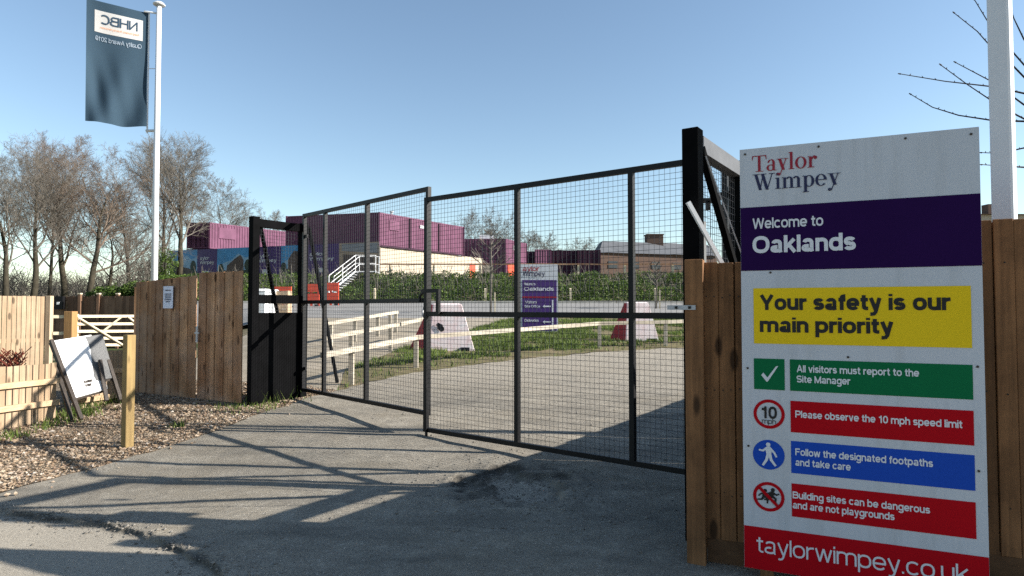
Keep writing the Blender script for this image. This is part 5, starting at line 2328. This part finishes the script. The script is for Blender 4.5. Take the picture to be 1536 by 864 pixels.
# bare trees
def tree(label, u, y, vtop, spread, seed, lean=0.0, fork=.35, mat='twig', dens=1.0, name='bare_tree', group='bare trees beyond the fences', r0=.24, low=.25):
    rnd = random.Random(seed)
    x = (u - 768) / F * y
    g = gz(x, y)
    H = (W(u, vtop, y).z - g) * .94
    t = thing(name, (x, y, g), label, 'tree', group)
    trunk, tw_ = MB(), MB()
    minr = .0052 * y / 45

    def grow(mb, p, d, L, r, lev):
        n = (7, 6, 4, 3, 2)[lev]
        pts, rad = [p], [r]
        for i in range(n):
            wig = (.07, .12, .15, .18, .2)[lev]
            d = (d + Vector((rnd.gauss(0, wig), rnd.gauss(0, wig), rnd.gauss((.02, .085, .06, .035, .02)[lev], wig * .6)))).normalized()
            p = p + d * (L / n)
            pts.append(p)
            rad.append(max(minr * .6, r * (1 - (.95, .85, .75, .6, .5)[lev] * (i + 1) / n)))
        mb.tube(pts, rad, (8, 5, 3, 3, 3)[lev], lev == 0)
        if lev >= 4:
            return
        k = int((13, 11, 10, 8)[lev] * dens + rnd.random())
        for j in range(k):
            f = (j + rnd.random()) / k
            f = lerp(low if lev == 0 else .15, 1.0, f)
            i = min(n - 1, int(f * n))
            q = lerp(pts[i], pts[i + 1], f * n - i)
            rr = lerp(rad[i], rad[i + 1], f * n - i)
            dd = (pts[i + 1] - pts[i]).normalized()
            ax_ = dd.orthogonal().normalized()
            ax_.rotate(Matrix.Rotation(j * 2.4 + rnd.uniform(-.6, .6), 3, dd))
            ang = rnd.uniform(.5, 1.05) * spread * (1.15 if lev == 0 else 1)
            nd = (dd * math.cos(ang) + ax_ * math.sin(ang)).normalized()
            if lev == 0:
                nl = H * (.60 - .36 * (f - low) / (1 - low)) * rnd.uniform(.75, 1.1)
            else:
                nl = L * rnd.uniform(.34, .60) * (1.05 - .35 * f)
            grow(tw_, q, nd, nl, max(minr, rr * (rnd.uniform(.5, .75) if lev else rnd.uniform(.4, .62))), lev + 1)
    grow(trunk, Vector((x, y, g - .2)), Vector((lean, 0, 1)).normalized(), H * .90, r0, 0)
    trunk.build('trunk', M['bark'], t, smooth=True)
    tw_.build('crown', M[mat], t)


tree('broad bare tree with the tallest crown, left of the flag pole', 98, 46, 196, .85, 11, .0, r0=.24, mat='twigred', dens=1.05)
tree('bare tree with a forked leaning trunk close left of the flag pole', 132, 44, 222, .9, 12, .22, r0=.24, mat='twigred')
tree('tall bare tree rising right of the flag pole, beside the upper purple container', 268, 52, 196, .85, 13, .03, r0=.24, dens=1.05)
tree('bare tree at the left edge behind the tall pale fence', 48, 42, 228, .8, 14, .02, r0=.22)
tree('bare tree partly cut by the left edge of the view', 8, 40, 240, .8, 15, .0, r0=.2)
tree('slender bare tree directly behind the flag pole', 246, 58, 215, .7, 16, -.02, r0=.22)
tree('smaller bare tree between the flag pole and the leaning tree', 196, 56, 268, .85, 17, .05, r0=.2)
tree('small bare tree behind the left purple container', 325, 78, 268, .9, 18, .0, r0=.2)
tree('slim bare tree between the two leftmost trunks', 72, 52, 240, .7, 21, -.03, r0=.17)
tree('low bare tree with crooked limbs between the broad tree and the leaning tree', 160, 50, 300, 1.0, 22, .1, r0=.17)
tree('bare tree far behind, just above the black left frame', 398, 95, 316, .9, 23, 0, dens=.8, r0=.15)
tree('bare tree behind the small upper container, left one', 704, 100, 318, .9, 24, 0, dens=.85, r0=.2)
tree('bare tree behind the small upper container, right one', 748, 105, 322, .9, 25, 0, dens=.85, r0=.2)
tree('bushy bare tree above the far container row, left', 790, 120, 345, 1.0, 26, 0, dens=.8, r0=.2)
tree('bushy bare tree above the far container row, middle', 822, 125, 350, 1.0, 27, 0, dens=.8, r0=.2)
tree('bushy bare tree above the far container row, right', 868, 130, 356, 1.0, 28, 0, dens=.8, r0=.2)


def sapling(label, u, y, vtop, seed):
    rnd = random.Random(seed)
    x = (u - 768) / F * y
    g = gz(x, y)
    top = W(u, vtop, y).z
    t = thing('staked_sapling', (x, y, g), label, 'sapling', 'young trees in the site')
    mb = MB()
    mb.tube([(x, y, g - .1), (x + .03, y, lerp(g, top, .5)), (x, y, top)], [.05, .04, .015], 6)
    mb.build('trunk', M['twig'], t)
    mb = MB()
    for i in range(26):
        f = rnd.uniform(.45, .95)
        a = rnd.random() * 6.28
        l = (top - g) * .38 * (1.15 - f)
        p0 = Vector((x, y, lerp(g, top, f)))
        p1 = p0 + Vector((math.cos(a) * l * .7, math.sin(a) * l * .7, l * .5))
        p2 = p1 + Vector((math.cos(a) * l * .4, math.sin(a) * l * .4, l * .5))
        mb.tube([p0, p1, p2], [.02, .014, .008], 3, False)
        for _ in range(3):
            b_ = a + rnd.uniform(-1, 1)
            mb.tube([p1, p1 + Vector((math.cos(b_) * l * .4, math.sin(b_) * l * .4, l * .3))], [.01, .006], 3, False)
    mb.build('crown', M['twig'], t)
    mb = MB()
    mb.box(x + .15, y - .03, g - .1, x + .21, y + .03, g + .9)
    mb.build('stake', M['cream'], t)


sapling('young staked tree left of the direction board', 736, 27, 345, 3)
sapling('thin young tree on the verge behind the right of the gate', 984, 30, 392, 4)

# undergrowth beyond the left fences: a far thicket
mb = MB()
for i in range(2600):
    x, y = random.uniform(-66, -26), random.uniform(48, 75)
    if x / y > -.55 or x / y < -.9:
        continue
    z = gz(x, y)
    h = random.uniform(1.2, 4.2) * (.6 + .5 * noise.noise((x * .15, y * .15, 2)) + .3)
    p1 = Vector((x + random.gauss(0, .5), y, z + h * .55))
    mb.tube([(x, y, z), p1, p1 + Vector((random.gauss(0, .7), 0, h * .45))], [.03, .022, .01], 3, False)
    for _ in range(3):
        q = p1 + Vector((0, 0, random.uniform(-.2, .3) * h))
        mb.tube([q, q + Vector((random.gauss(0, .7), 0, random.uniform(.2, .9)))], [.016, .009], 3, False)
mb.build('thicket', M['twig'])['kind'] = 'stuff'

# tree at the right whose twigs reach in behind the square post
yt = 7.0
tx = W(1640, 300, yt).x
t = thing('twiggy_tree', (tx, yt, gz(tx, yt)), 'bare twigs of a tree reaching in behind the square white post at the right', 'tree')
mb = MB()
mb.tube([(tx, yt, -.1), (tx - .05, yt, 2.2), (tx + .02, yt, 4.6), (tx - .1, yt, 6)], [.11, .09, .06, .02], 8)
mb.build('trunk', M['bark'], t)
mb = MB()
BR_ = [[(1351, 111), (1418, 122), (1489, 130), (1536, 140), (1636, 170)], [(1367, 142), (1399, 161), (1438, 173), (1491, 181), (1536, 182), (1640, 200)],
       [(1412, 98), (1450, 126), (1489, 152), (1526, 173), (1560, 190), (1640, 215)], [(1434, 94), (1489, 123), (1536, 157), (1640, 215)],
       [(1432, 20), (1466, 47), (1489, 73), (1521, 100), (1560, 140), (1640, 205)], [(1462, 0), (1487, 41), (1521, 80), (1565, 130), (1640, 200)],
       [(1515, 10), (1521, 28), (1536, 59), (1580, 120), (1640, 190)], [(1473, 229), (1500, 230), (1536, 222), (1640, 240)], [(1473, 247), (1505, 249), (1536, 251), (1640, 262)]]
for i, b in enumerate(BR_):
    y0 = yt + .25 * math.sin(i * 2.1)
    pts = [W(u, v, lerp(y0, yt, k / (len(b) - 1))) for k, (u, v) in enumerate(b)]
    n = len(pts)
    mb.tube(pts, [lerp(.0042, .014, (k / (n - 1)) ** 1.3) for k in range(n)], 5)
    for k in range(n - 2):  # buds
        for f in (.2, .5, .8):
            q = lerp(pts[k], pts[k + 1], f)
            mb.tube([q, q + Vector((random.uniform(-.02, .02), 0, .02))], [.006, .003], 4)
    mb.tube([pts[0], pts[0] + (pts[0] - pts[1]).normalized() * .03], [.009, .005], 5)
mb.build('crown', M['darktwig'], t)
